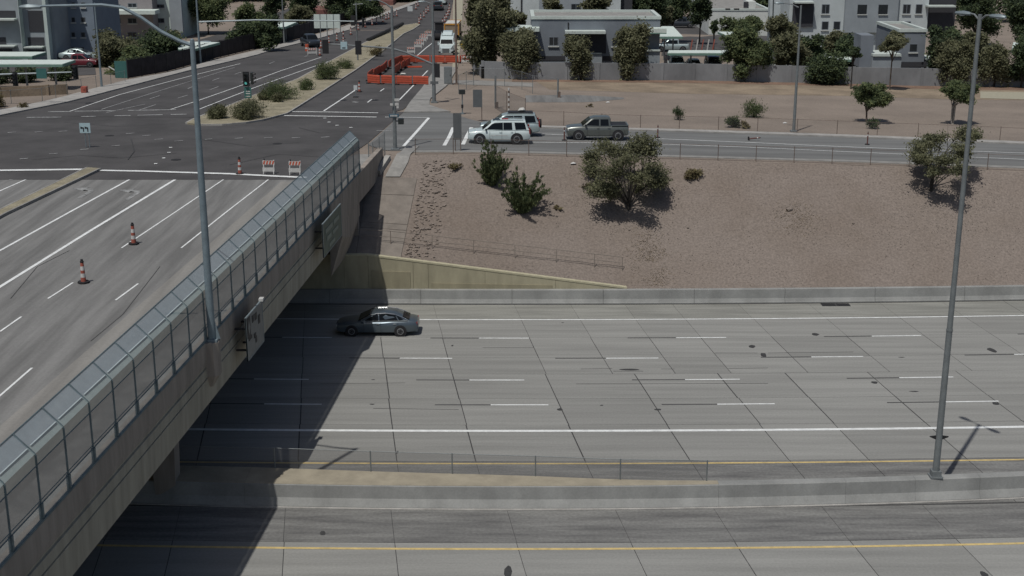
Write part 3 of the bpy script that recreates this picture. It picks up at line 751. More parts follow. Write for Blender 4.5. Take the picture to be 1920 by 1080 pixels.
# ramp marks
for l, wd in (([(804, 222), (782, 247), (757, 275)], .26), ([(850, 240), (843, 256), (833, 274)], .3), ([(884, 240), (876, 255), (868, 272)], .3), ([(722, 220.5), (804, 221.5)], .2)):
    line_mb(W(l), wd, zt, .052).build('lane_line', 'white_paint', ramp)
for l in ([(1000, 268), (1130, 268.5), (1258, 272), (1400, 277), (1600, 286), (1920, 300), (2200, 313)], [(1010, 252), (1258, 262), (1400, 268), (1600, 277), (1920, 288), (2200, 300)]):
    line_mb(W(l), .16, zt, .052).build('lane_line', 'white_paint', ramp)
for x, y in ((900, 232), (720, 246), (745, 262)): line_mb(W([(x - 14, y), (x + 14, y)]), .12, zt, .052).build('lane_line', 'worn_paint', ramp)
for x, y in ((330, 300), (520, 270), (205, 255)):
    q = GT(x, y); MB().lathe([(.38, 0), (.38, .012)], 14, (q.x, q.y, q.z + .014)).build('manhole_cover', 'rubber', street)
for l in ([(60, 300), (150, 292), (230, 297), (330, 288)], [(380, 262), (470, 275), (560, 268)], [(120, 230), (220, 238), (330, 232)], [(560, 240), (600, 250), (660, 246)], [(240, 300), (252, 285), (246, 262)], [(430, 310), (520, 290), (600, 295)]):
    mark(l, .06, 'oil', 'crack_seal')
for l in ([(20, 560), (70, 500), (130, 470)], [(170, 640), (230, 590), (300, 500)]): mark(l, .035, 'oil', 'crack_seal', zf=z8, off=.012)
# manhole like dark streaks on the crossing
for x, y, s in ((300, 362, .3), (240, 305, .3)): pass
# ================================================================ BUILDINGS
def facade(name, label, cat, Y, x0, x1, ytop_, mt, depth=12, zb=None, trim='coping', wins=(), parts=(), group=None, trimh=.35):
    a, b = Zat(x0, ytop_, Y), Zat(x1, ytop_, Y); X0, X1, z1 = a.x, b.x, (a.z + b.z) / 2
    z0 = zt(X0, Y) - .3 if zb is None else zb
    t = thing(name, label, cat, (X0, Y, z0), 0, group)
    w_, h = X1 - X0, z1 - z0
    MB().bb((0, 0, 0), (w_, depth, h)).build('wall', mt, t)
    if trim:
        r = MB()
        for c, d in (((w_ / 2, .12, h + trimh / 2), (w_ + .2, .44, trimh)), ((w_ / 2, depth - .12, h + trimh / 2), (w_ + .2, .44, trimh)), ((.12, depth / 2, h + trimh / 2), (.44, depth - .7, trimh)), ((w_ - .12, depth / 2, h + trimh / 2), (.44, depth - .7, trimh))): r.box(c, d)
        r.build('parapet', trim, t); MB().bb((.3, .3, h), (w_ - .3, depth - .3, h + .08)).build('roof', 'concrete', t)
    def loc(px, py, dy=0):
        p = Zat(px, py, Y + dy); return p.x - X0, p.z - z0
    for wn in wins:
        xa, za = loc(wn[0], wn[3]); xb, zb_ = loc(wn[2], wn[1])
        window(t, xa, xb, za, zb_)
    for p in parts:
        kind, xa, ya, xb, yb, mm, d0, d1 = p
        u0, v1 = loc(xa, ya); u1, v0 = loc(xb, yb)
        MB().bb((u0, d0, max(0.0, v0)), (u1, d1, v1)).build(kind, mm, t)
    return t
def window(t, xa, xb, za, zb_):
    w = MB(); e = .07
    w.bb((xa, -.04, za), (xb, .03, za + e)); w.bb((xa, -.04, zb_ - e), (xb, .03, zb_)); w.bb((xa, -.04, za + e), (xa + e, .03, zb_ - e)); w.bb((xb - e, -.04, za + e), (xb, .03, zb_ - e))
    if xb - xa > 1.0: m_ = (xa + xb) / 2; w.bb((m_ - .03, -.035, za + e), (m_ + .03, .03, zb_ - e))
    wo_ = w.build('window', 'wall_dark', t)
    MB().bb((xa + e, -.015, za + e), (xb - e, .02, zb_ - e)).build('pane', 'pane', wo_)
    MB().bb((xa - .08, -.16, za - .14), (xb + .08, .02, za - .01)).build('sill', 'sill', wo_)
# right side: grey two storey apartments behind the block wall
facade('apartment_building', 'dark grey two storey apartment building with white parapet behind the block wall', 'building', 158, 997, 1238, 36, 'wall_dark', 9,
       wins=[(1029, 69, 1047, 86), (1147, 70, 1163, 87)],
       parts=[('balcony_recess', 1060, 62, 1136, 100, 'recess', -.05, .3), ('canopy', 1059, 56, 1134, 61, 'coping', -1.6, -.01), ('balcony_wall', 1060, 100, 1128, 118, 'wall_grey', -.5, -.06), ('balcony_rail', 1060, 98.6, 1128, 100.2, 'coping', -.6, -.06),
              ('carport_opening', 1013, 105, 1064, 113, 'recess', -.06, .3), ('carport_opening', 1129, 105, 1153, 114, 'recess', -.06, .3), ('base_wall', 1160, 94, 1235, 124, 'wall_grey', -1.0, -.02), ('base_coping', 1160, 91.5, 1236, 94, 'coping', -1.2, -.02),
              ('roof', 1195, 51, 1247, 59, 'roof_white', -1.6, -.02), ('roof_edge', 1195, 59, 1247, 61, 'roof_shade', -1.6, -.02), ('rain_pipe', 1064.5, 42, 1066.5, 55, 'black', -.1, -.01), ('roof', 945, 50, 1011, 57, 'roof_white', -1.4, 2), ('lower_wall', 950, 57, 997.5, 122, 'wall_dark', .5, 7)])
facade('apartment_building', 'light grey three storey apartment building rising behind the dark grey one', 'building', 190, 952, 1165, -46, 'wall_light', 14,
       wins=[(1026, 6, 1043, 24), (1070, 6, 1089, 24)],
       parts=[('bay', 1011, -40, 1096, 40, 'wall_grey', -.8, -.02), ('down_pipe', 976.5, -40, 978.5, 30, 'black', -.2, -.01), ('stair_tower', 1164, -40, 1186, 34, 'recess', 1, 10)])
for o in [o for o in bpy.data.objects if o.name.startswith('window') and o.parent and o.parent.get('label', '').startswith('light grey three')]:
    o.location.y = -.82
facade('apartment_building', 'white and grey apartment building at the far left of the date sign corner', 'building', 182, 1483, 1745, -30, 'wall_light', 12,
       wins=[(1500, 8, 1514, 26), (1540, 8, 1556, 26), (1562, 40, 1576, 56), (1540, 40, 1554, 56), (1692, 8, 1708, 26), (1716, 8, 1730, 26), (1692, 40, 1708, 56)], parts=[('bay_window', 1606, 8, 1622, 26, 'pane', -.74, -.5), ('bay_window', 1645, 8, 1661, 26, 'pane', -.74, -.5), ('bay_sill', 1605, 26, 1623, 27.5, 'sill', -.85, -.5), ('bay_sill', 1644, 26, 1662, 27.5, 'sill', -.85, -.5), ('bay', 1586, -28, 1678, 60, 'wall_grey', -.7, -.02), ('balcony_slab', 1735, 9, 1786, 12, 'coping', -1.4, -.02), ('balcony_slab', 1487, 2, 1523, 5, 'coping', -1.4, -.02), ('balcony_recess', 1487, 5, 1523, 50, 'recess', -.3, -.02), ('side_wing', 1744, -20, 1790, 60, 'recess', .4, 9)])['label'] = 'pale apartment building with grey centre bay at the upper right'
facade('apartment_building', 'grey apartment wing with one small window behind the right block wall', 'building', 160, 1686, 1737, 60, 'wall_dark', 10, wins=[(1704, 82, 1721, 98)],
       parts=[('carport_opening', 1687, 116, 1736, 125, 'recess', -.06, .3), ('side_wall', 1633, 104, 1685.5, 128, 'wall_grey', -.8, 3), ('side_coping', 1633, 99.5, 1685.5, 104, 'coping', -1, 3.2), ('lower_wall', 1738, 113, 1765, 130, 'wall_grey', -.3, 4), ('lower_coping', 1737, 110.5, 1766, 113, 'coping', -.5, 4.2), ('post', 1614, 66, 1634, 126, 'wall_dark', -.2, 3)])
facade('white_building', 'long low white building with small dark roof vents beyond the car park', 'building', 235, 1330, 1442, 20, 'wall_white', 26, trim='coping',
       parts=[('roof_block', 1410, 6, 1424, 20, 'wall_white', 4, 9), ('vent', 1360, 16, 1369, 18.5, 'black', -.1, .2), ('vent', 1376, 16, 1386, 18.5, 'black', -.1, .2), ('door', 1402, 7, 1410, 18, 'recess', 3.8, 4.2)])
facade('house', 'low house with reddish tiled roof beyond the white building', 'house', 300, 1310, 1470, 2, 'wall_brown', 20, trim=None, parts=[('roof', 1305, -8, 1475, 4, 'roof_red', -.8, 20)])
t = thing('wall_fins', 'pair of pale tapering wall fins between the trees at upper right', 'wall fins', (Zat(1456, 60, 168).x, 168, zt(50, 168)))
for xa, xb, xc, xd in ((1443, 1450, 1446, 1450), (1452, 1470, 1453, 1462)):
    P = [Zat(xa, 62, 168), Zat(xb, 62, 168), Zat(xd, -40, 168), Zat(xc, -40, 168)]; o_ = t.location; P = [p - o_ for p in P]; P[0].z = P[1].z = 0
    MB().extr(P, (0, 1.2, 0)).build('fin', 'wall_light', t)
# left side
facade('apartment_building', 'grey apartment building with pale balcony columns at the upper left edge', 'building', 176, -160, 90, -70, 'wall_grey', 12,
       parts=[('column', 33, -60, 50, 100, 'wall_pale', -1.3, -.02), ('column', 85, -60, 96, 118, 'wall_pale', -1.3, -.02), ('balcony_slab', -160, 84, 33, 86.5, 'coping', -1.2, -.02), ('balcony_slab', 50, 86, 85, 88.5, 'coping', -1.2, -.02), ('balcony_slab', -160, 34, 33, 37, 'coping', -1.2, -.02),
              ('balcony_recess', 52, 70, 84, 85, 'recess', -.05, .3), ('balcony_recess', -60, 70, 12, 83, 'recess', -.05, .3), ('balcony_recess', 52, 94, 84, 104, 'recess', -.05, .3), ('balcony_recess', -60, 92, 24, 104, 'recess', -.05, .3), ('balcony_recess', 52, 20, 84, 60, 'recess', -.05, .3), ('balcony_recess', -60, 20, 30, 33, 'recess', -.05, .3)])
facade('apartment_building', 'blue grey apartment wing with a dark garage door behind the red pickup', 'building', 182, 96, 168, -60, 'wall_blue', 12, wins=[(152, 88, 158, 94), (134, 88, 141, 94), (134, 60, 141, 70), (152, 60, 160, 70), (134, 32, 141, 42), (152, 32, 160, 42), (134, 4, 141, 14), (152, 4, 160, 14)],
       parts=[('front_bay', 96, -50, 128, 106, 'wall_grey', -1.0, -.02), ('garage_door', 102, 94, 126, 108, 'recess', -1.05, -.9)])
facade('apartment_building', 'pale apartment block with small dark window at the upper left', 'building', 215, 285, 330, -60, 'wall_pale', 12, wins=[(292, 8, 308, 15), (292, 34, 308, 43)], parts=[('grey_end', 314, -60, 345, 60, 'wall_grey', -.6, -.01)])
facade('apartment_building', 'grey apartment block with flat white roof line left of the pale block', 'building', 212, 120, 280, -60, 'wall_brown', 10, wins=[(128, 6, 146, 15), (182, 6, 204, 14), (215, 8, 226, 16), (240, 6, 256, 14), (182, 34, 204, 44), (215, 34, 226, 44), (240, 34, 256, 44), (182, 60, 204, 70), (240, 60, 256, 70)], parts=[('white_roof', 110, 17, 300, 24, 'roof_white', -3, -.02), ('front_bay', 168, -60, 178, 60, 'wall_pale', -.5, -.01)])
facade('house', 'brown roofed low building behind the far left trees', 'house', 290, 640, 735, 8, 'wall_brown', 14, trim=None, parts=[('roof', 636, 0, 738, 9, 'roof_red', -.8, 14)])
facade('house', 'small house with red brown roof behind the white fence panel', 'house', 262, 584, 640, 28, 'wall_brown', 9, trim=None, parts=[('roof', 582, 18, 642, 28, 'roof_red', -.8, 9)])
# billboard like white panel fence
q = Zat(588, 52, 205); t = thing('panel_wall', 'row of four pale sheet panels standing behind the left street fence', 'screen', (q.x, 205, zt(q.x, 205)))
for k in range(4):
    a, b = Zat(588 + 12.5 * k, 27, 205), Zat(588 + 12.5 * k + 12, 53, 205)
    MB().bb((a.x - q.x, 0, max(0, b.z - zt(q.x, 205))), (b.x - q.x, .15, a.z - zt(q.x, 205))).build('panel', 'roof_white', t)
    MB().bb((b.x - q.x - .02, .02, 0), (b.x - q.x + .1, .14, a.z - zt(q.x, 205))).build('post', 'pole_grey', t)
# ---- carports
def carport(label, corners, z, group='flat roofed carports', nposts=4, th=.25):
    P = [G(x, y, z) for x, y in corners]
    c = sum(P, V3()) / 4; g = zt(c.x, c.y); t = thing('carport', label, 'carport', (c.x, c.y, g), 0, group)
    L = [p - V3((c.x, c.y, g)) for p in P]
    MB().extr(L, (0, 0, .06)).build('roof', 'roof_white', t)
    f = MB()
    for a, b in zip(L, L[1:] + L[:1]): f.bar(a - V3((0, 0, th / 2)), b - V3((0, 0, th / 2)), .08, th)
    f.build('fascia', 'roof_shade', t)
    for k in range(nposts):
        u = (k + .5) / nposts; p = L[0].lerp(L[1], u).lerp(L[3].lerp(L[2], u), .5)
        MB().bar((p.x, p.y, 0), (p.x, p.y, p.z - .02), .18, .18).build('post', 'pole_grey', t)
    return t
zc = lambda x, y: zt(*GT(x, y).xy)
carport('near left carport with long pale roof above the dark hedge', [(-90, 121), (117, 121), (141, 113), (-90, 113)], 9.3)
carport('second left carport roof, farther back beside the balcony columns', [(-90, 106), (60, 106), (87, 98), (-90, 98)], 8.6)
carport('carport with pale roof left of the lamp post arm, beside the street trees', [(335, 93), (362, 93), (412, 80), (330, 78)], 7.6, nposts=2)
carport('small carport by the street mast arm with pale sloping roof', [(503, 51), (535, 51), (556, 42), (503, 42)], 7.2, nposts=2)
carport('pale carport roof tilted beside the dark grey apartments', [(1237, 69), (1280, 69), (1262, 50), (1240, 50)], 8.6, nposts=2)
carport('long carport over three parked cars directly behind the block wall', [(1252, 100), (1372, 100), (1362, 95), (1254, 95)], 7.6)
carport('pale carport roof behind the large right hand tree', [(1372, 71), (1400, 71), (1372, 60), (1346, 60)], 7.2, nposts=2)
carport('far carport at the right edge with tilted white roof', [(1898, 92), (1960, 100), (1960, 84), (1900, 80)], 8.4, nposts=2)
carport('carport roof behind the trees left of the grey wing', [(1530, 112), (1600, 112), (1600, 107), (1530, 107)], 7.2, nposts=2)
# car park surface
for l, r_ in (([(1240, 105), (1245, 45)], [(1480, 108), (1440, 50)]), ([(-60, 150), (-40, 95)], [(180, 140), (175, 105)]), ([(215, 132), (300, 95), (480, 40), (560, 8)], [(262, 140), (400, 106), (571, 66), (690, 22)])):
    struct(strip(W(l), W(r_), .02, 10, 8).build('car_park', 'asphalt'))
# ---- block walls
def blockwall(label, px, h, m='block_wall', step=4.0):
    P = W(px); t = thing('block_wall', label, 'wall'); pts = []
    for a, b in zip(P, P[1:]):
        n_ = max(1, round((b - a).length / step))
        for k in range(n_): pts.append((a.lerp(b, k / n_), a.lerp(b, (k + 1) / n_)))
    for a, b in pts:
        d = (b - a).normalized() * .02
        MB().bar(a + d + V3((0, 0, h / 2 - .2)), b - d + V3((0, 0, h / 2 - .2)), .2, h + .4).build('wall_panel', m, t)
    for a, b in pts[::1]: MB().box((a.x, a.y, a.z + h / 2), (.32, .32, h + .1)).build('pilaster', m, t)
    return t
blockwall('long grey block wall between the gravel field and the apartments', [(905, 147), (1000, 149.5), (1300, 151), (1600, 157.5), (1920, 163.5), (2200, 172)], 1.95)
blockwall('low grey block wall under the big weeping tree by the street', [(905, 147), (888, 128), (886, 112)], 1.3)
blockwall('low tan block wall at the left edge beside the sidewalk', [(-60, 186), (0, 182), (90, 178), (128, 176)], 1.0, 'dirt_tan')
# ---- chain link and picket fences
def wirefence(label, px, h, n=None, step=3.0, pm='pole_rust', mesh='chain', rr=.03, name='chain_link_fence', rails=(1.0,), group=None):
    P = W(px); L = sum((b - a).length for a, b in zip(P, P[1:])); E = even(P, n or max(1, round(L / step)))
    t = thing(name, label, 'fence', group=group)
    E = [V3((p.x, p.y, zt(p.x, p.y))) for p in E]
    for p in E: MB().tube([p - V3((0, 0, .1)), p + V3((0, 0, h + .06))], rr, 5).build('post', pm, t)
    for a, b in zip(E, E[1:]):
        up = V3((0, 0, h))
        MB().add([a + V3((0, 0, .03)), b + V3((0, 0, .03)), b + up, a + up], [(0, 1, 2, 3)]).build('mesh_panel', mesh, t)
        for r_ in rails: MB().tube([a + up * r_, b + up * r_], .014, 4).build('rail', pm, t)
    return t
wirefence('low chain link fence between the top of the bank and the ramp', [(779, 290), (900, 289.5), (1100, 295), (1270, 299), (1600, 308), (1920, 321), (2150, 331)], 1.15, step=2.75, pm='pole_rust', rails=(1.0, .05))
wirefence('low chain link fence on the field side of the ramp', [(985, 233), (1060, 236), (1160, 242), (1300, 244.5), (1440, 248), (1600, 254), (1920, 267), (2200, 280)], 1.2, step=3.3, pm='pole_rust')
wirefence('tall chain link pen beside the signal cabinet with gate posts', [(928, 203), (957, 222), (985, 233)], 2.2, n=2, pm='pole_rust', mesh='chain_dense', rails=(1.0, .03))
wirefence('chain link fence line in front of the grey block wall', [(860, 176), (890, 160), (965, 163), (1008, 180), (1045, 182)], 1.9, n=6, pm='pole_grey', rails=(1.0,))
wirefence('chain link fence beside the left sidewalk with dark top rail', [(-40, 198), (48, 193), (85, 190), (128, 177), (170, 168), (235, 155)], 1.3, n=8, pm='pole_grey')
ifn = thing('iron_fence', 'long dark screened iron fence beside the left sidewalk', 'fence')
E_ = even(W([(240, 147), (310, 135), (396, 111), (480, 91), (571, 70), (657, 43), (705, 27)]), 40)
for p in E_: MB().bb((p.x - .05, p.y - .05, p.z - .1), (p.x + .05, p.y + .05, p.z + 2.25)).build('post', 'black', ifn)
for a, b in zip(E_, E_[1:]):
    MB().bar(a + V3((0, 0, 1.05)), b + V3((0, 0, 1.05)), .04, 2.05).build('screen_panel', 'dark_screen', ifn)
    MB().bar(a + V3((0, 0, 2.16)), b + V3((0, 0, 2.16)), .05, .06).build('rail', 'black', ifn)
# ================================================================ VEGETATION
def foliage(blobs, n, size, seed, mats, clump=.30, per=26, vert=0.0, droop=0.0):
    r = np.random.default_rng(seed)
    vol = np.array([b[3] * b[4] * b[5] for b in blobs]); pr_ = vol ** .75; pr_ /= pr_.sum()
    n = int(n * 1.9); nc = max(6, n // per)
    bi = r.choice(len(blobs), nc, p=pr_); B = np.array(blobs)[bi]
    d = r.normal(size=(nc, 3)); d /= np.linalg.norm(d, axis=1)[:, None]
    rad = (r.random(nc) ** .55)[:, None] * r.uniform(.8, 1.12, (nc, 1))
    C = B[:, :3] + d * rad * B[:, 3:6]
    tone = r.choice(3, nc, p=[.48, .34, .18])
    k = np.repeat(np.arange(nc), per); N = len(k)
    mean = np.cbrt(vol.mean()); cs = clump * mean * r.uniform(.6, 1.3, nc)
    off = r.normal(size=(N, 3)) * cs[k][:, None] * np.array([1, 1, .8])
    if droop: off[:, 2] -= np.abs(off[:, 2]) * 0 + r.exponential(droop, N)
    P = C[k] + off
    P[:, 2] = np.maximum(P[:, 2], .04)
    nn = r.normal(size=(N, 3)) + np.array([-.25, -.45, 1.15]); nn /= np.linalg.norm(nn, axis=1)[:, None]
    a = np.cross(nn, r.normal(size=(N, 3)))
    if vert: a = a * (1 - vert) + np.stack([(P[:, 0] - np.mean([b[0] for b in blobs])) * .4, (P[:, 1] - np.mean([b[1] for b in blobs])) * .4, np.ones(N) * 1.6], 1) * vert
    a /= np.linalg.norm(a, axis=1)[:, None]
    b = np.cross(a, r.normal(size=(N, 3)) if vert else nn); b /= np.linalg.norm(b, axis=1)[:, None]
    s = size * r.uniform(.6, 1.35, N)[:, None]
    wd = .30 if not vert else .16
    V = np.stack([P - a * s * .5, P + b * s * wd, P + a * s * .5, P - b * s * wd], 1).reshape(-1, 3)
    F = np.arange(4 * N).reshape(N, 4)
    me = bpy.data.meshes.new('crown')
    me.vertices.add(4 * N); me.vertices.foreach_set('co', V.ravel())
    me.loops.add(4 * N); me.loops.foreach_set('vertex_index', F.ravel())
    me.polygons.add(N); me.polygons.foreach_set('loop_start', np.arange(0, 4 * N, 4)); me.polygons.foreach_set('loop_total', np.full(N, 4))
    for x in mats: me.materials.append(M[x])
    t = tone[k]; flip = r.random(N) < .2; t = np.where(flip, r.integers(0, 3, N), t)
    me.polygons.foreach_set('material_index', t.astype(np.int32))
    me.update(calc_edges=True)
    return me
LEAF = {'olive': ('leaf_a', 'leaf_b', 'leaf_c'), 'green': ('green_a', 'green_b', 'green_c'), 'dark': ('dkgreen_a', 'dkgreen_b', 'dkgreen_c'), 'dry': ('dry_a', 'dry_b', 'dry_c')}
def limbs(root, h0, targets, r0, m, rr, stems=1, spread=.15):
    mb = MB()
    st = []
    for k in range(stems):
        a = rr.uniform(0, 6.28); st.append((math.cos(a) * spread * (stems > 1), math.sin(a) * spread * (stems > 1)))
    for k in range(stems):
        sx, sy = st[k]
        mb.tube([(sx * .4, sy * .4, -.3), (sx * .7, sy * .7, h0 * .4), (sx, sy, h0)], [r0, r0 * .8, r0 * .68], 7)
    for i, t in enumerate(targets):
        sx, sy = st[i % stems]; p0 = V3((sx, sy, h0 * rr.uniform(.75, 1.0))); p1 = V3(t); mid = p0.lerp(p1, .5) + V3((rr.uniform(-.1, .1), rr.uniform(-.1, .1), .12)) * (p1 - p0).length
        mb.tube([p0, mid, p1], [r0 * .55, r0 * .32, r0 * .09], 5)
        for q in range(2):
            e = p1 + V3((rr.uniform(-.35, .35), rr.uniform(-.35, .35), rr.uniform(-.1, .3))) * (p1 - p0).length
            mb.tube([mid.lerp(p1, rr.uniform(0, .7)), e], [r0 * .2, r0 * .05], 4)
    mb.build('trunk', m, root, smooth=60)
def tree(label, crown, Y, n, kind='olive', base=None, seed=1, size=.22, name='tree', cat='tree', bark='bark', stems=1, r0=.13, group=None, nb=7, clump=.34, droop=0.0, vert=0.0, per=26, fill=1.0, hollow=False):
    rr = random.Random(seed); x0, y0, x1, y1 = crown
    ctr = Zat((x0 + x1) / 2, (y0 + y1) / 2, Y); w2 = (Zat(x1, (y0 + y1) / 2, Y).x - Zat(x0, (y0 + y1) / 2, Y).x) / 2; zt_, zb = Zat((x0 + x1) / 2, y0, Y).z, Zat((x0 + x1) / 2, y1, Y).z
    bx = Zat(base, (y0 + y1) / 2, Y).x if base is not None else ctr.x
    g = hgt(bx, Y); root = thing(name, label, cat, (bx, Y, g), 0, group)
    h2 = (zt_ - zb) / 2; cx, cz = ctr.x - bx, (zt_ + zb) / 2 - g
    nb += 5; blobs = [(cx, 0, cz, w2 * .58, w2 * .58, h2 * .72)]
    vv = [-.72 + 1.44 * k / (nb - 1) for k in range(nb)]; rr.shuffle(vv)
    for k in range(nb):
        a = 2 * PI * (k + rr.uniform(-.3, .3)) / nb; v_ = vv[k]; u = rr.uniform(.40, .80) * math.sqrt(1 - .75 * v_ * v_)
        blobs.append((cx + math.cos(a) * w2 * u, math.sin(a) * w2 * u, cz + v_ * h2, w2 * rr.uniform(.22, .42), w2 * rr.uniform(.22, .42), h2 * rr.uniform(.20, .40)))
    if hollow: blobs = [(b[0] * 1.06, b[1] * 1.06, b[2], b[3] * .76, b[4] * .76, b[5] * .76) for b in blobs[1:]]
    me = foliage(blobs, int(n * fill * (1.5 if Y > 120 else 1.0)), size, seed, LEAF[kind], clump, per, vert, droop)
    link('crown', me, root)
    limbs(root, max(.35, (cz - h2) * .9), [(b[0] * .8, b[1] * .8, b[2]) for b in blobs[1:]], r0, bark, rr, stems)
    return root
def ty(x, y): return hit(x, y).y
# bank
tree('big multi trunk olive green tree standing on the gravel bank below the pickup', (1074, 244, 1274, 384), ty(1180, 392), 9500, 'olive', 1182, 11, .16, bark='bark_dark', stems=4, r0=.12, nb=13, clump=.30, hollow=True)
tree('airy olive tree on the bank near the right edge behind the tall lamp pole', (1680, 238, 1858, 326), ty(1752, 356), 5600, 'olive', 1752, 12, .16, bark='bark_dark', stems=3, r0=.10, nb=13, clump=.30, hollow=True)
def bush(label, crown, Y, n, kind, seed, size=.18, vert=0.0, group=None, name='bush', cat='bush', clump=.3, nb=5, per=22):
    rr = random.Random(seed); x0, y0, x1, y1 = crown
    c = Zat((x0 + x1) / 2, y1, Y); w2 = (Zat(x1, y1, Y).x - Zat(x0, y1, Y).x) / 2; H_ = Zat((x0 + x1) / 2, y0, Y).z - Zat((x0 + x1) / 2, y1, Y).z
    g = hgt(c.x, Y); root = thing(name, label, cat, (c.x, Y, g), 0, group)
    blobs = [(0, 0, H_ * .45, w2 * .7, w2 * .7, H_ * .48)]
    for k in range(nb):
        a = 2 * PI * (k + rr.uniform(-.3, .3)) / nb; blobs.append((math.cos(a) * w2 * .5, math.sin(a) * w2 * .5, H_ * rr.uniform(.25, .6), w2 * rr.uniform(.34, .52), w2 * rr.uniform(.34, .52), H_ * rr.uniform(.28, .45)))
    link('foliage', foliage(blobs, n, size, seed, LEAF[kind], clump, per, vert), root)
    mb = MB()
    for k in range(7):
        a = rr.uniform(0, 6.28); b = rr.choice(blobs); mb.tube([(.1 * math.cos(a), .1 * math.sin(a), -.1), (b[0] * .5, b[1] * .5, b[2] * .6), (b[0], b[1], b[2])], [.035, .022, .008], 4)
    mb.build('stem', 'bark_dark', root)
    return root
def spiky(label, crown, Y, n, seed, kind='dark'):    # upright plumes fanning from one base
    rr = random.Random(seed); x0, y0, x1, y1 = crown
    c = Zat((x0 + x1) / 2, y1, Y); w2 = (Zat(x1, y1, Y).x - Zat(x0, y1, Y).x) / 2; H_ = (Zat((x0 + x1) / 2, y0, Y).z - Zat((x0 + x1) / 2, y1, Y).z)
    g = hgt(c.x, Y); root = thing('spiky_bush', label, 'bush', (c.x, Y, g)); r = np.random.default_rng(seed)
    blobs = []; mb = MB()
    for k in range(44):
        a = rr.uniform(0, 6.28); lean = rr.random() ** .6; L = H_ * (1.12 - .55 * lean) * rr.uniform(.6, 1.0); tip = V3((math.cos(a) * w2 * lean, math.sin(a) * w2 * lean, L))
        mb.tube([(0, 0, 0), tip * .5 + V3((0, 0, L * .08)), tip], [.02, .013, .004], 3)
        for q in range(9):
            u = .12 + .88 * q / 8; p = tip * u; s = .10 * (1.5 - u * 1.1); blobs.append((p.x, p.y, p.z, s, s, s * 1.3))
    link('foliage', foliage(blobs, n, .22, seed, LEAF[kind], .7, 14, .6), root); mb.build('stem', 'bark_dark', root)
spiky('tall spiky dark green bush on the bank just below the white sport utility', (878, 262, 966, 354), ty(922, 347), 8000, 21, 'green')
spiky('lower spiky dark green bush on the bank beside the taller one', (922, 314, 1034, 408), ty(978, 398), 9000, 22, 'green')
bush('flat patch of dry scrub on the bank right of the big tree', (1278, 318, 1318, 336), ty(1298, 335), 700, 'dry', 23, .14, nb=3)
bush('thin dry scrub below the ramp fence left of the spiky bush', (838, 305, 868, 318), ty(853, 317), 260, 'dry', 24, .12, nb=3)
for i, (x, y) in enumerate([(1100, 352), (1046, 392)]):
    bush('low wisp of dry grass on the gravel bank', (x - 12, y - 7, x + 12, y), ty(x, y), 150, 'dry', 30 + i, .12, group='dry grass wisps on the bank', nb=2, name='dry_grass', cat='grass')
# field
tree('small rounded green tree in the field with a bush at its foot', (1597, 155, 1677, 203), ty(1632, 230), 5200, 'green', 1630, 41, .17, stems=2, r0=.10, bark='bark', nb=8, clump=.26)
tree('small pale trunked tree in the field near the right edge', (1760, 153, 1842, 190), ty(1791, 233), 4200, 'green', 1791, 42, .17, stems=3, r0=.09, bark='bark_pale', nb=8, clump=.26)
bush('low dark bush at the foot of the rounded field tree', (1622, 222, 1650, 242), ty(1636, 241), 700, 'dark', 43, .14)
bush('spreading grey green bush standing alone in the field', (1390, 182, 1437, 221), ty(1413, 220), 1500, 'green', 44, .15, vert=.45)
bush('round dark green shrub by the field fence', (1358, 217, 1391, 240), ty(1374, 239), 1100, 'dark', 45, .14)
bush('small upright dark bush in the field left of the round shrub', (1260, 199, 1284, 226), ty(1272, 225), 700, 'dark', 46, .14, vert=.4)
bush('pale dry grass clump right of the round shrub', (1386, 228, 1408, 242), ty(1397, 241), 350, 'dry', 47, .12, name='dry_grass', cat='grass')
bush('dark dry tuft lying in the middle of the field', (1098, 194, 1114, 201), ty(1106, 201), 120, 'dry', 48, .12, name='dry_grass', cat='grass')
# median shrubs
MS = [('small grey green shrub at the nose of the street median', (388, 200, 426, 225), 'olive'), ('wide olive shrub behind the median nose', (430, 190, 500, 224), 'olive'), ('large green median shrub beside the street sign', (486, 152, 560, 189), 'green'), ('tall green median shrub left of the orange barriers', (590, 117, 636, 151), 'green'), ('round median shrub right of the large green one', (560, 153, 590, 171), 'green'), ('small median shrub next to the tall green one', (630, 115, 662, 131), 'green'), ('tiny shrub in front of the large median shrub', (512, 178, 530, 194), 'olive'), ('dry brown patch of shrub at the far end of the median', (690, 92, 720, 106), 'dry'), ('low pale shrub in front of the wide olive one', (448, 205, 475, 228), 'olive'), ('small green shrub left of the large median shrub', (484, 176, 506, 190), 'olive')]
for i, (lb, c, k) in enumerate(MS):
    c = (c[0] - 2, c[1] - 8, c[2] + 3, c[3]); bush(lb, c, GT((c[0] + c[2]) / 2, c[3]).y, 3200 if c[2] - c[0] > 40 else 1300, k, 60 + i, .17, vert=.3)
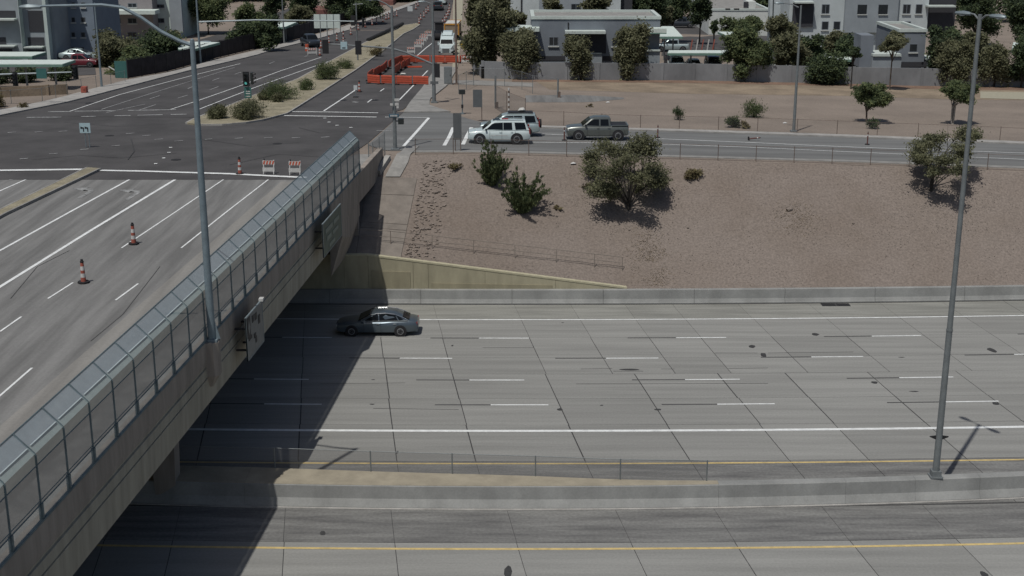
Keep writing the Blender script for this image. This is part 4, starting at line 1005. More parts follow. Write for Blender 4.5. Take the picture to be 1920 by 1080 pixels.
# trees along the block wall
tree('tall weeping olive tree at the street end of the block wall', (868, -30, 962, 118), 158, 15000, 'olive', 925, 71, .34, r0=.22, stems=3, bark='bark_dark', nb=11, clump=.3, droop=.5)
tree('broad weeping tree in front of the low white roof by the block wall', (938, 52, 1024, 132), ty(985, 147), 9500, 'olive', 978, 72, .28, r0=.14, stems=2, bark='bark_dark', nb=9, clump=.3, droop=.35)
tree('thin weeping tree in front of the dark grey balcony', (1058, 60, 1113, 140), ty(1088, 150), 3600, 'olive', 1090, 73, .26, r0=.11, stems=3, bark='bark', nb=8, clump=.32, droop=.4)
tree('weeping tree at the right end of the dark grey apartments', (1146, 38, 1222, 138), ty(1185, 149), 8000, 'olive', 1183, 74, .28, r0=.14, stems=3, bark='bark_dark', nb=9, clump=.3, droop=.4)
tree('wide green tree leaning over the block wall right of the carport', (1352, 50, 1446, 142), ty(1398, 152), 9000, 'green', 1404, 75, .28, r0=.15, stems=3, bark='bark_dark', nb=10, clump=.28)
bush('large rounded dark shrub growing against the block wall', (1508, 96, 1586, 159), ty(1548, 158), 6500, 'dark', 76, .26, nb=8)
tree('slim tree behind the block wall beside the small window', (1648, 62, 1702, 96), 150, 3200, 'olive', 1675, 77, .26, r0=.1, bark='bark', nb=6)
tree('weeping tree in front of the wall left of the tall lamp pole', (1750, 72, 1832, 142), ty(1790, 161), 7000, 'olive', 1795, 78, .27, r0=.12, stems=3, bark='bark', nb=9, clump=.3, droop=.4)
tree('weeping tree in front of the wall right of the tall lamp pole', (1836, 78, 1898, 145), ty(1868, 163), 5600, 'olive', 1868, 79, .27, r0=.12, stems=2, bark='bark_dark', nb=9, clump=.3, droop=.4)
tree('dark tree at the right edge beside the block wall', (1888, 70, 1960, 152), ty(1915, 165), 6000, 'dark', 1920, 80, .27, r0=.14, bark='bark_dark', nb=9, clump=.3)
tree('dark slender palm like tree behind the wall left of the grey post', (1590, 88, 1616, 108), 150, 900, 'dark', 1600, 81, .3, r0=.09, bark='bark_dark', nb=5)
for i, (lb, c, Y, n, k) in enumerate([('feathery tree in front of the light grey building, left one', (1018, -22, 1056, 36), 176, 2600, 'olive'), ('feathery tree in front of the light grey building, right one', (1090, -14, 1148, 38), 176, 3600, 'olive'), ('scrubby treetop beside the pale wall corner', (950, 22, 990, 48), 172, 1500, 'olive'),
     ('large dark green tree right of the light grey building', (1176, -30, 1246, 60), 196, 6500, 'dark'), ('large dark green tree behind the car park, left of the pole', (1236, -25, 1288, 40), 215, 5200, 'dark'), ('green tree in front of the white building', (1292, -10, 1336, 45), 212, 4200, 'dark'), ('low bush row before the white building', (1350, 32, 1440, 66), 204, 3600, 'green'), ('dark cypress by the white building wall', (1333, 38, 1346, 62), 200, 900, 'dark'),
     ('tall olive tree at the left of the date corner', (1440, 28, 1492, 122), 168, 6500, 'olive'), ('green tree under the pale apartments', (1486, 66, 1545, 125), 164, 5200, 'dark'), ('grey green tree behind the large wall shrub', (1540, 60, 1600, 112), 172, 3800, 'olive'), ('dark trees left of the tall lamp pole behind the wall', (1735, 50, 1800, 128), 158, 5200, 'dark'), ('tree between the lamp pole and the right edge', (1795, 60, 1850, 130), 160, 4200, 'olive'), ('far right tree behind the carport', (1885, -20, 1960, 80), 200, 6000, 'dark'), ('green tree above the pale apartments at right', (1785, -25, 1880, 60), 215, 6000, 'dark')]):
    tree(lb, c, Y, n, k, None, 90 + i, .36, r0=.14, bark='bark_dark', nb=7)
for i, (lb, c, Y, n, k) in enumerate([('broad olive street tree behind the left fence', (168, 62, 262, 152), 168, 8000, 'olive'), ('dark green tree beside the broad olive one', (245, 58, 345, 150), 172, 8500, 'dark'), ('bright green shrub at the foot of the left street trees', (195, 110, 285, 158), 160, 4200, 'green'), ('round green tree at the top left behind the buildings', (335, -25, 440, 40), 225, 7000, 'green'), ('low tree left of the second mast arm', (478, 30, 530, 90), 190, 3600, 'dark'),
     ('dark tall tree behind the street at upper left', (535, -30, 600, 32), 250, 5200, 'dark'), ('pale green tree beside the white panels', (535, 10, 585, 45), 235, 2600, 'olive'), ('wide dark tree above the white panels', (596, -30, 690, 28), 262, 6000, 'dark'), ('tree beside the far street bend', (640, -10, 720, 36), 245, 4200, 'dark'), ('far tree cluster above the street bend', (690, -35, 790, 10), 300, 5200, 'dark'), ('tree behind the blue grey wing', (28, -20, 60, 22), 205, 1800, 'green'), ('dark slim trees at upper left beyond the fence', (490, -30, 535, 35), 240, 3600, 'dark'), ('tree at the far end of the construction strip', (860, -50, 900, 5), 320, 2600, 'dark'), ('green tree next to the low carport by the fence', (440, 8, 500, 60), 215, 3800, 'green')]):
    tree(lb, c, Y, n, k, None, 120 + i, .36, r0=.14, bark='bark_dark', nb=7)
for i, (lb, c, Y, n, k) in enumerate([('dense olive tree right of the first street tree behind the fence', (292, 60, 362, 138), 176, 7000, 'olive'), ('dark bushy tree behind the fence left of the small carport', (430, 40, 505, 100), 196, 6000, 'dark'), ('low green tree between the two left street trees', (222, 88, 300, 150), 164, 5000, 'green'), ('green tree above the pickup at the left car park', (128, 60, 182, 112), 186, 4200, 'olive'),
     ('grey olive tree over the wall beside the slender lamp pole', (1450, 60, 1515, 128), 160, 6000, 'olive'), ('dense dark tree left of the grey post behind the wall', (1560, 70, 1625, 130), 166, 5200, 'dark'), ('dark tree filling the gap right of the grey wing', (1738, 60, 1790, 135), 166, 5200, 'dark'), ('olive tree behind the carport right of the dark apartments', (1226, 10, 1262, 50), 200, 2600, 'olive')]):
    tree(lb, c, Y, n, k, None, 170 + i, .36, r0=.14, bark='bark_dark', nb=7)
for i, (x0, x1, y) in enumerate([(-70, 30, 156), (25, 75, 154), (88, 140, 150)]):
    bush(['dark hedge section at the left edge under the carport', 'dark hedge section left of the teal sign', 'dark hedge section right of the teal sign'][i], (x0, y - 30, x1, y), GT((x0 + x1) / 2, y).y, 2600, 'dark', 150 + i, .24)
bush('reddish dry bush at the left edge by the sidewalk', (-25, 168, 14, 200), GT(0, 200).y, 900, 'dry', 160, .15)
bush('small red brown bush beside the sidewalk at the left', (33, 192, 54, 204), GT(44, 204).y, 260, 'dry', 161, .13)

def belt(name, label, x0, x1, Y, ytops, ybot, n, kind, seed):
    rr = random.Random(seed); bl = []
    x = x0
    while x < x1:
        y = rr.uniform(*ytops); a = Zat(x, y, Y); b = Zat(x, ybot, Y); hh = (a.z - max(b.z, zt(a.x, Y))) / 2
        if hh > .5: bl.append((a.x, Y + rr.uniform(-5, 5), a.z - hh, rr.uniform(2.5, 4.5), rr.uniform(2.5, 4), hh))
        x += rr.uniform(16, 34)
    o = link(name, foliage(bl, n, .7, seed, LEAF[kind], .4), None)
    tag(o, label, 'trees', kind='stuff')
belt('tree_belt', 'far off belt of dark green trees beyond the apartments', 1180, 1960, 265, (-60, -5), 26, 16000, 'dark', 201)
belt('tree_belt', 'far off belt of olive trees beyond the left buildings', -40, 560, 300, (-60, -8), 18, 12000, 'olive', 202)
belt('tree_belt', 'far off scrub and trees along the street horizon', 560, 960, 330, (-70, -10), 6, 8000, 'dark', 203)
ORD = ['first', 'second', 'third', 'fourth', 'fifth', 'sixth', 'seventh', 'eighth', 'ninth', 'tenth', 'eleventh', 'twelfth', 'thirteenth', 'fourteenth', 'fifteenth', 'sixteenth']
# ================================================================ POLES, LAMPS, SIGNALS
def topz(y, Y, x=960): return Zat(x, y, Y).z
def cobra(t, p, d, s=1.0):               # lamp head hanging at p, pointing along d
    d = V3(d).normalized(); a = MB(); sd_ = V3((-d.y, d.x, 0))
    secs = []
    for u, w_, h in ((0, .05, .05), (.15, .11, .08), (.45, .17, .10), (.7, .14, .07), (.8, .05, .03)):
        c = V3(p) + d * u * s; secs.append([c + sd_ * w_ * s + V3((0, 0, 0)), c + sd_ * w_ * .6 * s + V3((0, 0, h * s)), c - sd_ * w_ * .6 * s + V3((0, 0, h * s)), c - sd_ * w_ * s, c - sd_ * w_ * .7 * s + V3((0, 0, -.06 * s)), c + sd_ * w_ * .7 * s + V3((0, 0, -.06 * s))])
    h = a.loft(secs).build('lamp_head', 'galv', t, smooth=40)
    c = V3(p) + d * .45 * s; MB().lathe([(.10 * s, -.10 * s), (.12 * s, -.05 * s)], 10, c).build('lens', 'lens', h)
# lamp post on the bridge pilaster
q = G(398, 640, 8.44); q = V3((ex(PY) + .17, PY, 8.44)); zt0 = topz(80, PY)
lp = thing('street_lamp', 'tall blue grey lamp post standing on the bridge pilaster with long arm to the left', 'street lamp', q)
hh = zt0 - 8.44
MB().tube([(0, 0, .12), (0, 0, hh * .5), (0, 0, hh)], [.17, .14, .10], 12).build('pole', 'pole_blue', lp, smooth=40)
bp_ = MB(); bp_.box((0, 0, .06), (.5, .5, .1)); bp_.build('base_plate', 'pole_blue', lp)
MB().extr([(.06, -.02, .1), (.36, -.02, .1), (.1, -.02, 1.1)], (0, .04, 0)).build('gusset', 'pole_blue', lp)
ap = [Zat(x, y, PY) - q for x, y in ((357, 84), (335, 76), (300, 58), (265, 33), (230, 14), (190, 9), (140, 10), (95, 11), (62, 12))]
MB().tube(ap, [.075, .075, .072, .068, .064, .06, .055, .05, .045], 8).build('arm', 'pole_blue', lp, smooth=40)
cobra(lp, ap[-1] + V3((.3, 0, -.02)), (-1, 0, 0), 1.05)
MB().lathe([(.1, 0), (.08, .12), (.02, .16)], 10, (0, 0, hh)).build('cap', 'pole_blue', lp)
MB().bb((-.08, -.03, hh - .25), (.02, .03, hh - .05)).build('arm_bracket', 'pole_blue', lp)
# tall twin pole on the median barrier
Yp = 56.15; X0 = G(1747, 885, 1.0).x; q = V3((X0, mf(X0) + .24 + .2, 1.0)); Yp = q.y; zt1 = 21.6
tp = thing('freeway_light_pole', 'very tall grey light pole standing on the median wall at the right', 'light pole', q)
hh = zt1 - 1.0
MB().tube([(0, 0, .1), (0, 0, hh * .34)], [.155, .135], 12).build('pole', 'pole_grey', tp, smooth=40)
MB().tube([(0, 0, hh * .34), (0, 0, hh)], [.125, .085], 12).build('upper_pole', 'pole_grey', tp, smooth=40)
b_ = MB(); b_.box((0, 0, .04), (.56, .5, .08)); b_.box((0, 0, .2), (.42, .4, .26)); b_.build('base_box', 'pole_grey', tp)
for sx in (-1, 1):
    MB().tube([(0, 0, hh - .25), (sx * -.15, sx * .26, hh - .02), (sx * -.28, sx * .47, hh)], .04, 6).build('arm', 'pole_grey', tp); cobra(tp, (sx * -.25, sx * .43, hh - .02), (-sx * .5, sx * .86, 0), 1.0)
for sx in (-1, 1):
    MB().extr([(sx * .12, -.03, 1.82), (sx * .42, -.03, 1.95), (sx * .42, -.03, 1.98), (sx * .12, -.03, 2.02)], (0, .06, 0)).build('bracket', 'rubber', tp)
MB().lathe([(.15, 0), (.15, .08)], 12, (0, 0, hh * .34 - .04)).build('collar', 'pole_grey', tp)
def simple_pole(label, base, ytop_, r0, m='pole_grey', arm=None, name='street_lamp', cat='street lamp', r1=None):
    p = GT(*base); h = topz(ytop_, p.y, base[0]) - p.z
    t = thing(name, label, cat, p)
    MB().tube([(0, 0, 0), (0, 0, h)], [r0, r1 or r0 * .6], 8).build('pole', m, t, smooth=40); MB().box((0, 0, .06), (r0 * 4, r0 * 4, .12)).build('base_plate', m, t)
    if arm:
        A = [Zat(x, y, p.y) - p for x, y in arm]
        MB().tube(A, [r0 * .5] + [r0 * .32] * (len(A) - 1), 6).build('arm', m, t, smooth=40); d = (A[-1] - A[-2]); d.z = 0; cobra(t, A[-1], d, 1.0)
    return t, p
simple_pole('slender lamp pole in the gravel field beside the ramp fence', (1488, 247), 10, .14, 'pole_grey', r1=.07, arm=[(1497, 14), (1485, 8), (1470, 6)])
t, pD = simple_pole('lamp pole at the ramp crossing carrying the blue street name sign', (741, 281), 12, .15, 'pole_grey', r1=.09, arm=[(733, 14), (722, 6), (706, -1)])
def at(p0, x, y): return Zat(x, y, p0.y) - p0
a0, a1 = at(pD, 730, 219), at(pD, 748, 213); MB().bb((a0.x, -.22, a0.z), (a1.x, -.16, a1.z)).build('name_sign', 'sign_blue', t)
for k in range(5):
    c = a0.lerp(a1, .2 + .15 * k); MB().bb((c.x - .045, -.235, (a0.z + a1.z) / 2 - .06), (c.x + .04, -.222, (a0.z + a1.z) / 2 + .06)).build('legend', 'white_plastic', t)
for (x0, y0, x1, y1) in ((732, 193, 737, 197), (741, 192, 748, 197), (740, 184, 749, 189), (744, 198, 748, 202)):
    a0, a1 = at(pD, x0, y1), at(pD, x1, y0); MB().bb((a0.x, -.26, a0.z), (a1.x, -.2, a1.z)).build('small_sign', 'white_plastic', t)
a0, a1 = at(pD, 747, 232), at(pD, 757, 222); MB().bb((a0.x, -.3, a0.z), (a1.x, .15, a1.z)).build('pedestrian_signal', 'lamp_dark', t)
MB().bb((0, -.05, (a0.z + a1.z) / 2 - .04), (a0.x, .05, (a0.z + a1.z) / 2 + .04)).build('bracket', 'pole_grey', t)
def signal_head(par, c, face=(0, -1), three=3, lit=None, s=1.0, back=False, big=True):
    """head with its lenses and visors towards 'face'"""
    f = V3((face[0], face[1], 0)).normalized(); sd_ = V3((-f.y, f.x, 0)); c = V3(c); hz_ = .36 * s * three
    def boxo(cc, a, b, h, name, m, pr):
        vs = []
        for dz in (-h / 2, h / 2):
            for u, v in ((-a, -b), (a, -b), (a, b), (-a, b)): vs.append(cc + sd_ * u + f * v + V3((0, 0, dz)))
        return MB().add(vs, [(3, 2, 1, 0), (4, 5, 6, 7), (0, 1, 5, 4), (1, 2, 6, 5), (2, 3, 7, 6), (3, 0, 4, 7)]).build(name, m, pr)
    hd = boxo(c, .17 * s, .1 * s, hz_, 'signal_head', 'lamp_dark', par)
    if big: boxo(c - f * .11 * s, .30 * s, .012, hz_ + .24 * s, 'backplate', 'black', hd)
    for k in range(three):
        z = hz_ / 2 - .18 * s - .36 * s * k; p = c + f * .11 * s + V3((0, 0, z))
        MB().disc(p, f, .13 * s, .02, 12).build('lens', 'lamp_green' if lit == k else 'black', hd)
        vs = MB(); pts0 = []; 
        for q_ in range(7):
            a = PI * (-.08 + 1.16 * q_ / 6); pts0.append((math.cos(a), math.sin(a)))
        v_ = [p + sd_ * x * .145 * s + V3((0, 0, y * .145 * s)) for x, y in pts0] + [p + f * .22 * s + sd_ * x * .145 * s + V3((0, 0, y * .145 * s)) for x, y in pts0]
        vs.add(v_, [(i, i + 1, i + 8, i + 7) for i in range(6)]).build('visor', 'black', hd)
    return hd
# mast arm signal at the north east corner
pE = GT(814, 193); t = thing('traffic_signal', 'grey signal mast at the far corner with curved arm over the street', 'traffic signal', pE)
h = topz(2, pE.y, 811) - pE.z
MB().tube([(0, 0, 0), (0, 0, h * .45), (0, 0, h)], [.2, .15, .1], 10).build('pole', 'pole_grey', t, smooth=40); MB().box((0, 0, .08), (.6, .6, .16)).build('base_plate', 'pole_grey', t)
A = [at(pE, x, y) for x, y in ((813, 121), (790, 111), (760, 98), (735, 91), (700, 88), (655, 85), (605, 82))]
MB().tube(A, [.11, .10, .095, .09, .08, .07, .055], 8).build('mast_arm', 'pole_grey', t, smooth=40)
LA = [at(pE, x, y) for x, y in ((812, 10), (806, 6), (798, 3))]; MB().tube(LA, .05, 6).build('lamp_arm', 'pole_grey', t); cobra(t, LA[-1], (-1, 0, 0), 1.0)
signal_head(t, at(pE, 611, 87) + V3((0, -.15, 0)), (0, 1), big=True); signal_head(t, at(pE, 672.5, 89) + V3((0, -.15, 0)), (0, 1), big=True); signal_head(t, at(pE, 820, 132) + V3((0, -.1, 0)), (.3, 1), big=True)
a0, a1 = at(pE, 639, 92), at(pE, 651, 78); MB().bb((a0.x, -.14, a0.z), (a1.x, -.11, a1.z)).build('lane_sign', 'sign_blue_white', t)
a0, a1 = at(pE, 642, 90.5), at(pE, 648, 88.5); MB().bb((a0.x, -.15, a0.z), (a1.x, -.142, a1.z)).build('sign_mark', 'black', t)
a0, a1 = at(pE, 807, 157), at(pE, 822, 152); MB().bb((a0.x, -.2, a0.z), (a1.x, -.12, a1.z)).build('push_button_sign', 'sign_back', t)
# poles in the median
pM = GT(671, 115); t, _ = simple_pole('thin lamp pole in the street median', (671, 115), 5, .11, 'pole_grey', r1=.07)
a0, a1 = at(_, 662, 8.5), at(_, 680, 7); MB().tube([a0, a1], .05, 6).build('cross_arm', 'pole_grey', t); signal_head(t, at(_, 667, 38) + V3((-.3, -.2, 0)), (0, 1), big=True); signal_head(t, at(_, 674, 42) + V3((.5, -.1, 0)), (1, .3), big=True)
pS = GT(468, 207); t = thing('traffic_signal', 'short signal post on the median with green lamp lit and teal sign', 'traffic signal', pS)
h = topz(137, pS.y, 466) - pS.z; MB().tube([(0, 0, 0), (0, 0, h)], .06, 8).build('post', 'pole_grey', t)
signal_head(t, at(pS, 461.5, 148) + V3((0, -.12, 0)), (0, -1), lit=2, big=True); signal_head(t, at(pS, 471.5, 147) + V3((.05, 0, 0)), (1, -.15), big=False)
a0, a1 = at(pS, 459, 184), at(pS, 471, 163); MB().bb((a0.x, -.1, a0.z), (a1.x, -.07, a1.z)).build('teal_sign', 'sign_teal', t)
for yy in (171, 175, 180.5): b0, b1 = at(pS, 461.5, yy + .9), at(pS, 469.5, yy - .9); MB().bb((b0.x, -.11, b0.z), (b1.x, -.102, b1.z)).build('legend', 'white_plastic', t)
# arrow sign on the island
pA = GT(161, 277); t = thing('lane_sign', 'square white sign with two black turn arrows on twin posts in the crossing', 'road sign', pA)
for x in (158.5, 165.5):
    b = at(pA, x, 240); MB().tube([(b.x, 0, 0), (b.x, 0, b.z)], .035, 6).build('post', 'galv', t)
a0, a1 = at(pA, 150.5, 249), at(pA, 169, 230.5); MB().bb((a0.x, -.08, a0.z), (a1.x, -.05, a1.z)).build('sign_panel', 'sign_blue_white', t)
for x in (155.5, 163.5):
    c = at(pA, x, 241); m_ = .06
    MB().bb((c.x + .02, -.095, c.z - .22), (c.x + .10, -.082, c.z + .02)).build('arrow', 'black', t)
    MB().extr([(c.x - .16, -.095, c.z + .17), (c.x - .16, -.095, c.z - .0), (c.x - .03, -.095, c.z + .02), (c.x + .10, -.095, c.z + .02), (c.x + .10, -.095, c.z + .1), (c.x - .02, -.095, c.z + .12)], (0, .012, 0)).build('arrow', 'black', t)
# left poles and mast arms
t, p = simple_pole('pale lamp pole beside the left sidewalk', (191, 165), 5, .13, 'pole_blue', r1=.08)
t, p = simple_pole('lamp pole by the far left sidewalk near the dark pickup', (533, 83), -20, .13, 'pole_grey', r1=.08)
pN = GT(376, 119); t = thing('traffic_signal', 'far signal mast with long pale straight arm reaching to the median pole', 'traffic signal', pN)
h = topz(-10, pN.y, 371) - pN.z; MB().tube([(0, 0, 0), (0, 0, h)], [.16, .1], 8).build('pole', 'pole_blue', t)
A = [at(pN, x, y) for x, y in ((373, 41), (480, 37.5), (580, 38.5), (664, 40))]; MB().tube(A, [.10, .09, .08, .07], 8).build('mast_arm', 'rail_pale', t)
Yw = 128.0; pC = V3((Zat(-60, 139, Yw).x, Yw, 7.0)); t = thing('traffic_signal', 'signal mast arm entering from the left edge with black signal heads', 'traffic signal', pC)
pC.z = zt(pC.x, Yw); t.location = pC
h = topz(60, Yw) - pC.z; MB().tube([(0, 0, 0), (0, 0, h)], [.17, .11], 8).build('pole', 'pole_blue', t)
A = [at(pC, x, y) for x, y in ((-60, 143), (0, 139.5), (70, 137.3), (140, 135))]; MB().tube(A, [.09, .08, .07, .055], 8).build('mast_arm', 'rail_pale', t)
for x, y in ((141, 135), (28, 148)): signal_head(t, at(pC, x, y) + V3((0, -.15, 0)), (-.3, -1), big=True)
a0, a1 = at(pC, 70, 147), at(pC, 87, 128); MB().bb((a0.x, -.15, a0.z), (a1.x, -.12, a1.z)).build('name_sign', 'sign_teal', t)['label'] = 'pale teal square sign hanging on the arm'
# utility pole on the right of the street
t, p = simple_pole('thin brown utility pole beside the construction strip', (856, 158), -20, .12, 'pole_rust', name='utility_pole', cat='pole', r1=.09)
# back of signs, button post, barber post, gate posts
def backsign(label, base, panel, posts):
    p = GT(*base); t = thing('road_sign', label, 'road sign', p)
    a0, a1 = at(p, panel[0], panel[3]), at(p, panel[2], panel[1]); MB().bb((a0.x, -.03, a0.z), (a1.x, 0, a1.z)).build('sign_panel', 'sign_back', t)
    for x in posts: b = at(p, x, panel[1] + 3); MB().tube([(b.x, .06, 0), (b.x, .06, b.z)], .04, 6).build('post', 'pole_rust', t)
backsign('back of a tall grey sign panel on two posts at the top of the bank', (858, 284), (850, 212, 865, 262), (853, 863))
backsign('back of a tall grey sign panel on a single post behind the white vehicles', (902, 228), (887, 168, 904, 201), (903,))
pB = GT(867, 214); t = thing('push_button_post', 'short post with black pedestrian signal box by the ramp corner', 'signal post', pB)
h = topz(168, pB.y) - pB.z; MB().tube([(0, 0, 0), (0, 0, h)], .05, 8).build('post', 'galv', t); MB().box((.0, -.08, h - .2), (.55, .35, .4)).build('pedestrian_signal', 'lamp_dark', t); b = at(pB, 867, 199); MB().box((0, -.07, b.z), (.2, .14, .3)).build('push_button', 'black', t); MB().lathe([(.2, 0), (.2, .12)], 8).build('base', 'galv', t)
pZ = GT(954, 222); t = thing('marker_post', 'post with spiral red brown and white stripes in front of the field fence', 'post', pZ)
h = topz(165, pZ.y) - pZ.z
for k in range(12): MB().tube([(0, 0, h * k / 12), (0, 0, h * (k + 1) / 12)], .075, 8).build('stripe', 'white_plastic' if k % 2 else 'pole_rust', t)
for x, yb, yt_, lb in ((929, 203, 142, 'dark brown gate post left of the striped post'), (1046, 183, 148, 'dark post with short stub at the worn track')):
    p = GT(x, yb); t = thing('gate_post', lb, 'post', p); h = topz(yt_, p.y) - p.z; MB().tube([(0, 0, 0), (0, 0, h)], .09, 8).build('post', 'pole_grey', t); MB().box((.12, 0, .3), (.3, .2, .6)).build('stub', 'pole_rust', t)
# cabinets
def cabinet(label, base, top_, wpx, m, name='utility_cabinet'):
    p = GT(*base); w_ = wpx * mpp(p.y); h = topz(top_, p.y) - p.z; t = thing(name, label, 'cabinet', p)
    MB().bb((-w_ / 2, 0, .1), (w_ / 2, .7, h)).build('body', m, t); MB().bb((-w_ / 2 - .05, -.05, 0), (w_ / 2 + .05, .75, .1)).build('plinth', 'concrete', t)
    MB().bb((-w_ / 2 + .06, -.03, .2), (w_ / 2 - .06, -.004, h - .1)).build('door', m, t); MB().bb((w_ / 2 - .2, -.06, h * .5), (w_ / 2 - .14, -.032, h * .5 + .15)).build('handle', 'black', t)
cabinet('pale grey traffic cabinet at the concrete corner beside the mast', (840, 159), 126, 14, 'pole_grey'); cabinet('small pale box under the weeping tree by the wall', (896, 137), 124, 8, 'concrete_pale'); cabinet('small pale marker box on the corner dirt', (915, 118), 110, 7, 'concrete_pale')
cabinet('small red brown and white post box beside the left sidewalk', (157, 177), 163, 9, 'orange_dull'); p = GT(157, 177)
# signs on the bridge girder
def girder_sign(label, px, off, m, items):
    ys = [onpl(x, y, EA, EB + off) for x, y in px]; y0 = (ys[0].y + ys[3].y) / 2; y1 = (ys[1].y + ys[2].y) / 2; z1 = (ys[0].z + ys[1].z) / 2; z0 = (ys[2].z + ys[3].z) / 2
    t = thing('guide_sign', label, 'road sign', (ex(y0, off), y0, z0))
    L, hh_ = y1 - y0, z1 - z0; P = lambda u, v, d: V3((EA * u * L + d, u * L, v * hh_))
    def pan(u0, v0, u1, v1, d, th, name, mm): return MB().extr([P(u0, v0, d), P(u1, v0, d), P(u1, v1, d), P(u0, v1, d)], (-th, 0, 0)).build(name, mm, t)
    pan(0, 0, 1, 1, 0, .05, 'sign_panel', m)
    for u0, v0, u1, v1 in ((0, .985, 1, 1.01), (0, -.01, .012, 1), (0, -.01, 1, .012), (.988, 0, 1, 1)): pan(u0, v0, u1, v1, .012, .07, 'border', 'galv')
    for nm, u0, v0, u1, v1, mm in items: pan(u0, v0, u1, v1, .02, .015, nm, mm)
    for u in (.12, .5, .88):
        MB().bar(P(u, .1, -.06), P(u, .9, -.06), .08, .08).build('bracket', 'black', t); MB().bar(P(u, .7, -.06), P(u, .7, -off - .0), .08, .08).build('bracket', 'black', t); MB().bar(P(u, .2, -.06), P(u, .2, -off + .02), .08, .08).build('bracket', 'black', t)
    return t, P
girder_sign('green guide sign with faded legend hung on the far part of the bridge girder', [(607, 415), (640, 384), (640, 440), (605, 488)], .62, 'sign_green',
            [('legend', .12, .62, .5, .76, 'sign_legend'), ('legend', .56, .62, .86, .76, 'sign_legend'), ('legend', .18, .36, .42, .5, 'sign_legend'), ('legend', .5, .36, .8, .48, 'sign_legend'), ('legend', .3, .1, .6, .22, 'sign_legend')])
t, P = girder_sign('white lane sign with black marks hung on the near part of the bridge girder', [(461, 594), (493, 563), (494, 640), (465, 678)], .62, 'sign_hov',
            [('diamond_field', .03, .5, .22, .96, 'black'), ('legend', .34, .74, .44, .9, 'black'), ('legend', .5, .72, .62, .88, 'black'), ('legend', .1, .42, .28, .5, 'black'), ('legend', .4, .34, .52, .44, 'black'), ('legend', .48, .2, .56, .34, 'black'), ('legend', .7, .55, .8, .75, 'black')])
MB().extr([P(.125, .92, .035), P(.07, .73, .035), P(.125, .54, .035), P(.18, .73, .035)], (-.01, 0, 0)).build('diamond', 'sign_hov', t)
c = P(.96, 1.03, 0); MB().box(c, (.2, .35, .12)).build('lamp_box', 'white_plastic', t)
# ================================================================ TRAFFIC CONTROL
def make_cone(label, group):
    t = thing('channelizer_cone', label, 'traffic cone', (0, 0, 0), 0, group)
    MB().prism([(.26 * math.cos(a), .26 * math.sin(a)) for a in [PI / 4 * k + PI / 8 for k in range(8)]], 0, .07).build('base', 'rubber', t)
    prof = [(.10, .07), (.095, .25)]
    for k, (z0, z1, m) in enumerate([(.07, .26, 'orange_dull'), (.26, .44, 'white_plastic'), (.44, .58, 'orange_dull'), (.58, .76, 'white_plastic'), (.76, .92, 'orange_dull')]):
        r0, r1 = .125 - .055 * z0, .125 - .055 * z1
        MB().lathe([(r0, z0), (r1, z1)], 10).build('band', m, t, smooth=40)
    MB().lathe([(.075, .92), (.09, .96), (.06, 1.02), (.06, 1.06), (.035, 1.08)], 10).build('handle', 'rubber', t)
    return t
cone0 = make_cone('orange and white channelizer nearest the camera on the bridge deck', 'channelizers on the bridge deck')
cone0.location = G(157, 530, 7.855); cone0.scale = (1.12,) * 3
for px, lb in (((251, 458), 'orange and white channelizer in the middle of the bridge deck'), ((450, 327), 'orange and white channelizer at the stop line left of the barricades')):
    c = dup(cone0, GT(*px) + V3((0, 0, .02)), .4, lb); c.scale = (1.12,) * 3
def cone_at(px, lb, g=None, s=1.1):
    c = dup(cone0, GT(*px) + V3((0, 0, .04)), rng.uniform(0, 3), lb, g or 'loose channelizers'); c.scale = (s,) * 3; return c
cone_at((674, 173), 'channelizer standing in the street in front of the orange barriers')
def delineator(px, label, fall=False):
    t = thing('delineator_post', label, 'traffic post', GT(*px) + V3((0, 0, .04)))
    MB().prism([(.2 * math.cos(a), .2 * math.sin(a)) for a in [PI / 4 * k for k in range(8)]], 0, .05).build('base', 'rubber', t)
    MB().tube([(0, 0, .05), (0, 0, .95)], .055, 8).build('post', 'post_red', t); MB().tube([(0, 0, .72), (0, 0, .82)], .059, 8).build('band', 'white_plastic', t); MB().tube([(0, 0, .95), (0, 0, 1.05)], .03, 6).build('handle', 'rubber', t)
    if fall: t.rotation_euler = (0, R(86), .15); t.location.z += .12
delineator((1233, 259), 'dark red post standing on the ramp just right of the pickup'); delineator((1626, 272), 'dark red post standing on the ramp below the rounded field tree')
delineator((1058, 264), 'dark red post standing on the ramp at the pickup nose'); delineator((1403, 264), 'dark red post lying knocked over on the ramp', True)
far = [(600, 105), (602, 91), (617, 82), (632, 77), (644, 73), (644, 82), (658, 66), (672, 57), (685, 52), (698, 48), (706, 46), (718, 42), (724, 37.5), (729, 36), (737, 32), (744, 31)]
for i, p in enumerate(far): cone_at(p, '%s channelizer counted up the street in the long far left row' % ORD[i], 'channelizer row along the far street', 1.2)
far2 = [(786, 45), (789, 38), (795, 33), (799, 26), (803, 22), (780, 18), (784, 12), (826, 55), (830, 48), (834, 42), (837, 36), (840, 30), (842, 24), (843, 18)]
for i, p in enumerate(far2): cone_at(p, '%s %s in the construction lane' % (ORD[i if i < 7 else i - 7], 'channelizer up the street left of the black car' if i < 7 else 'channelizer up the street beyond the white truck'), 'orange channelizers in the construction lane', 1.25)
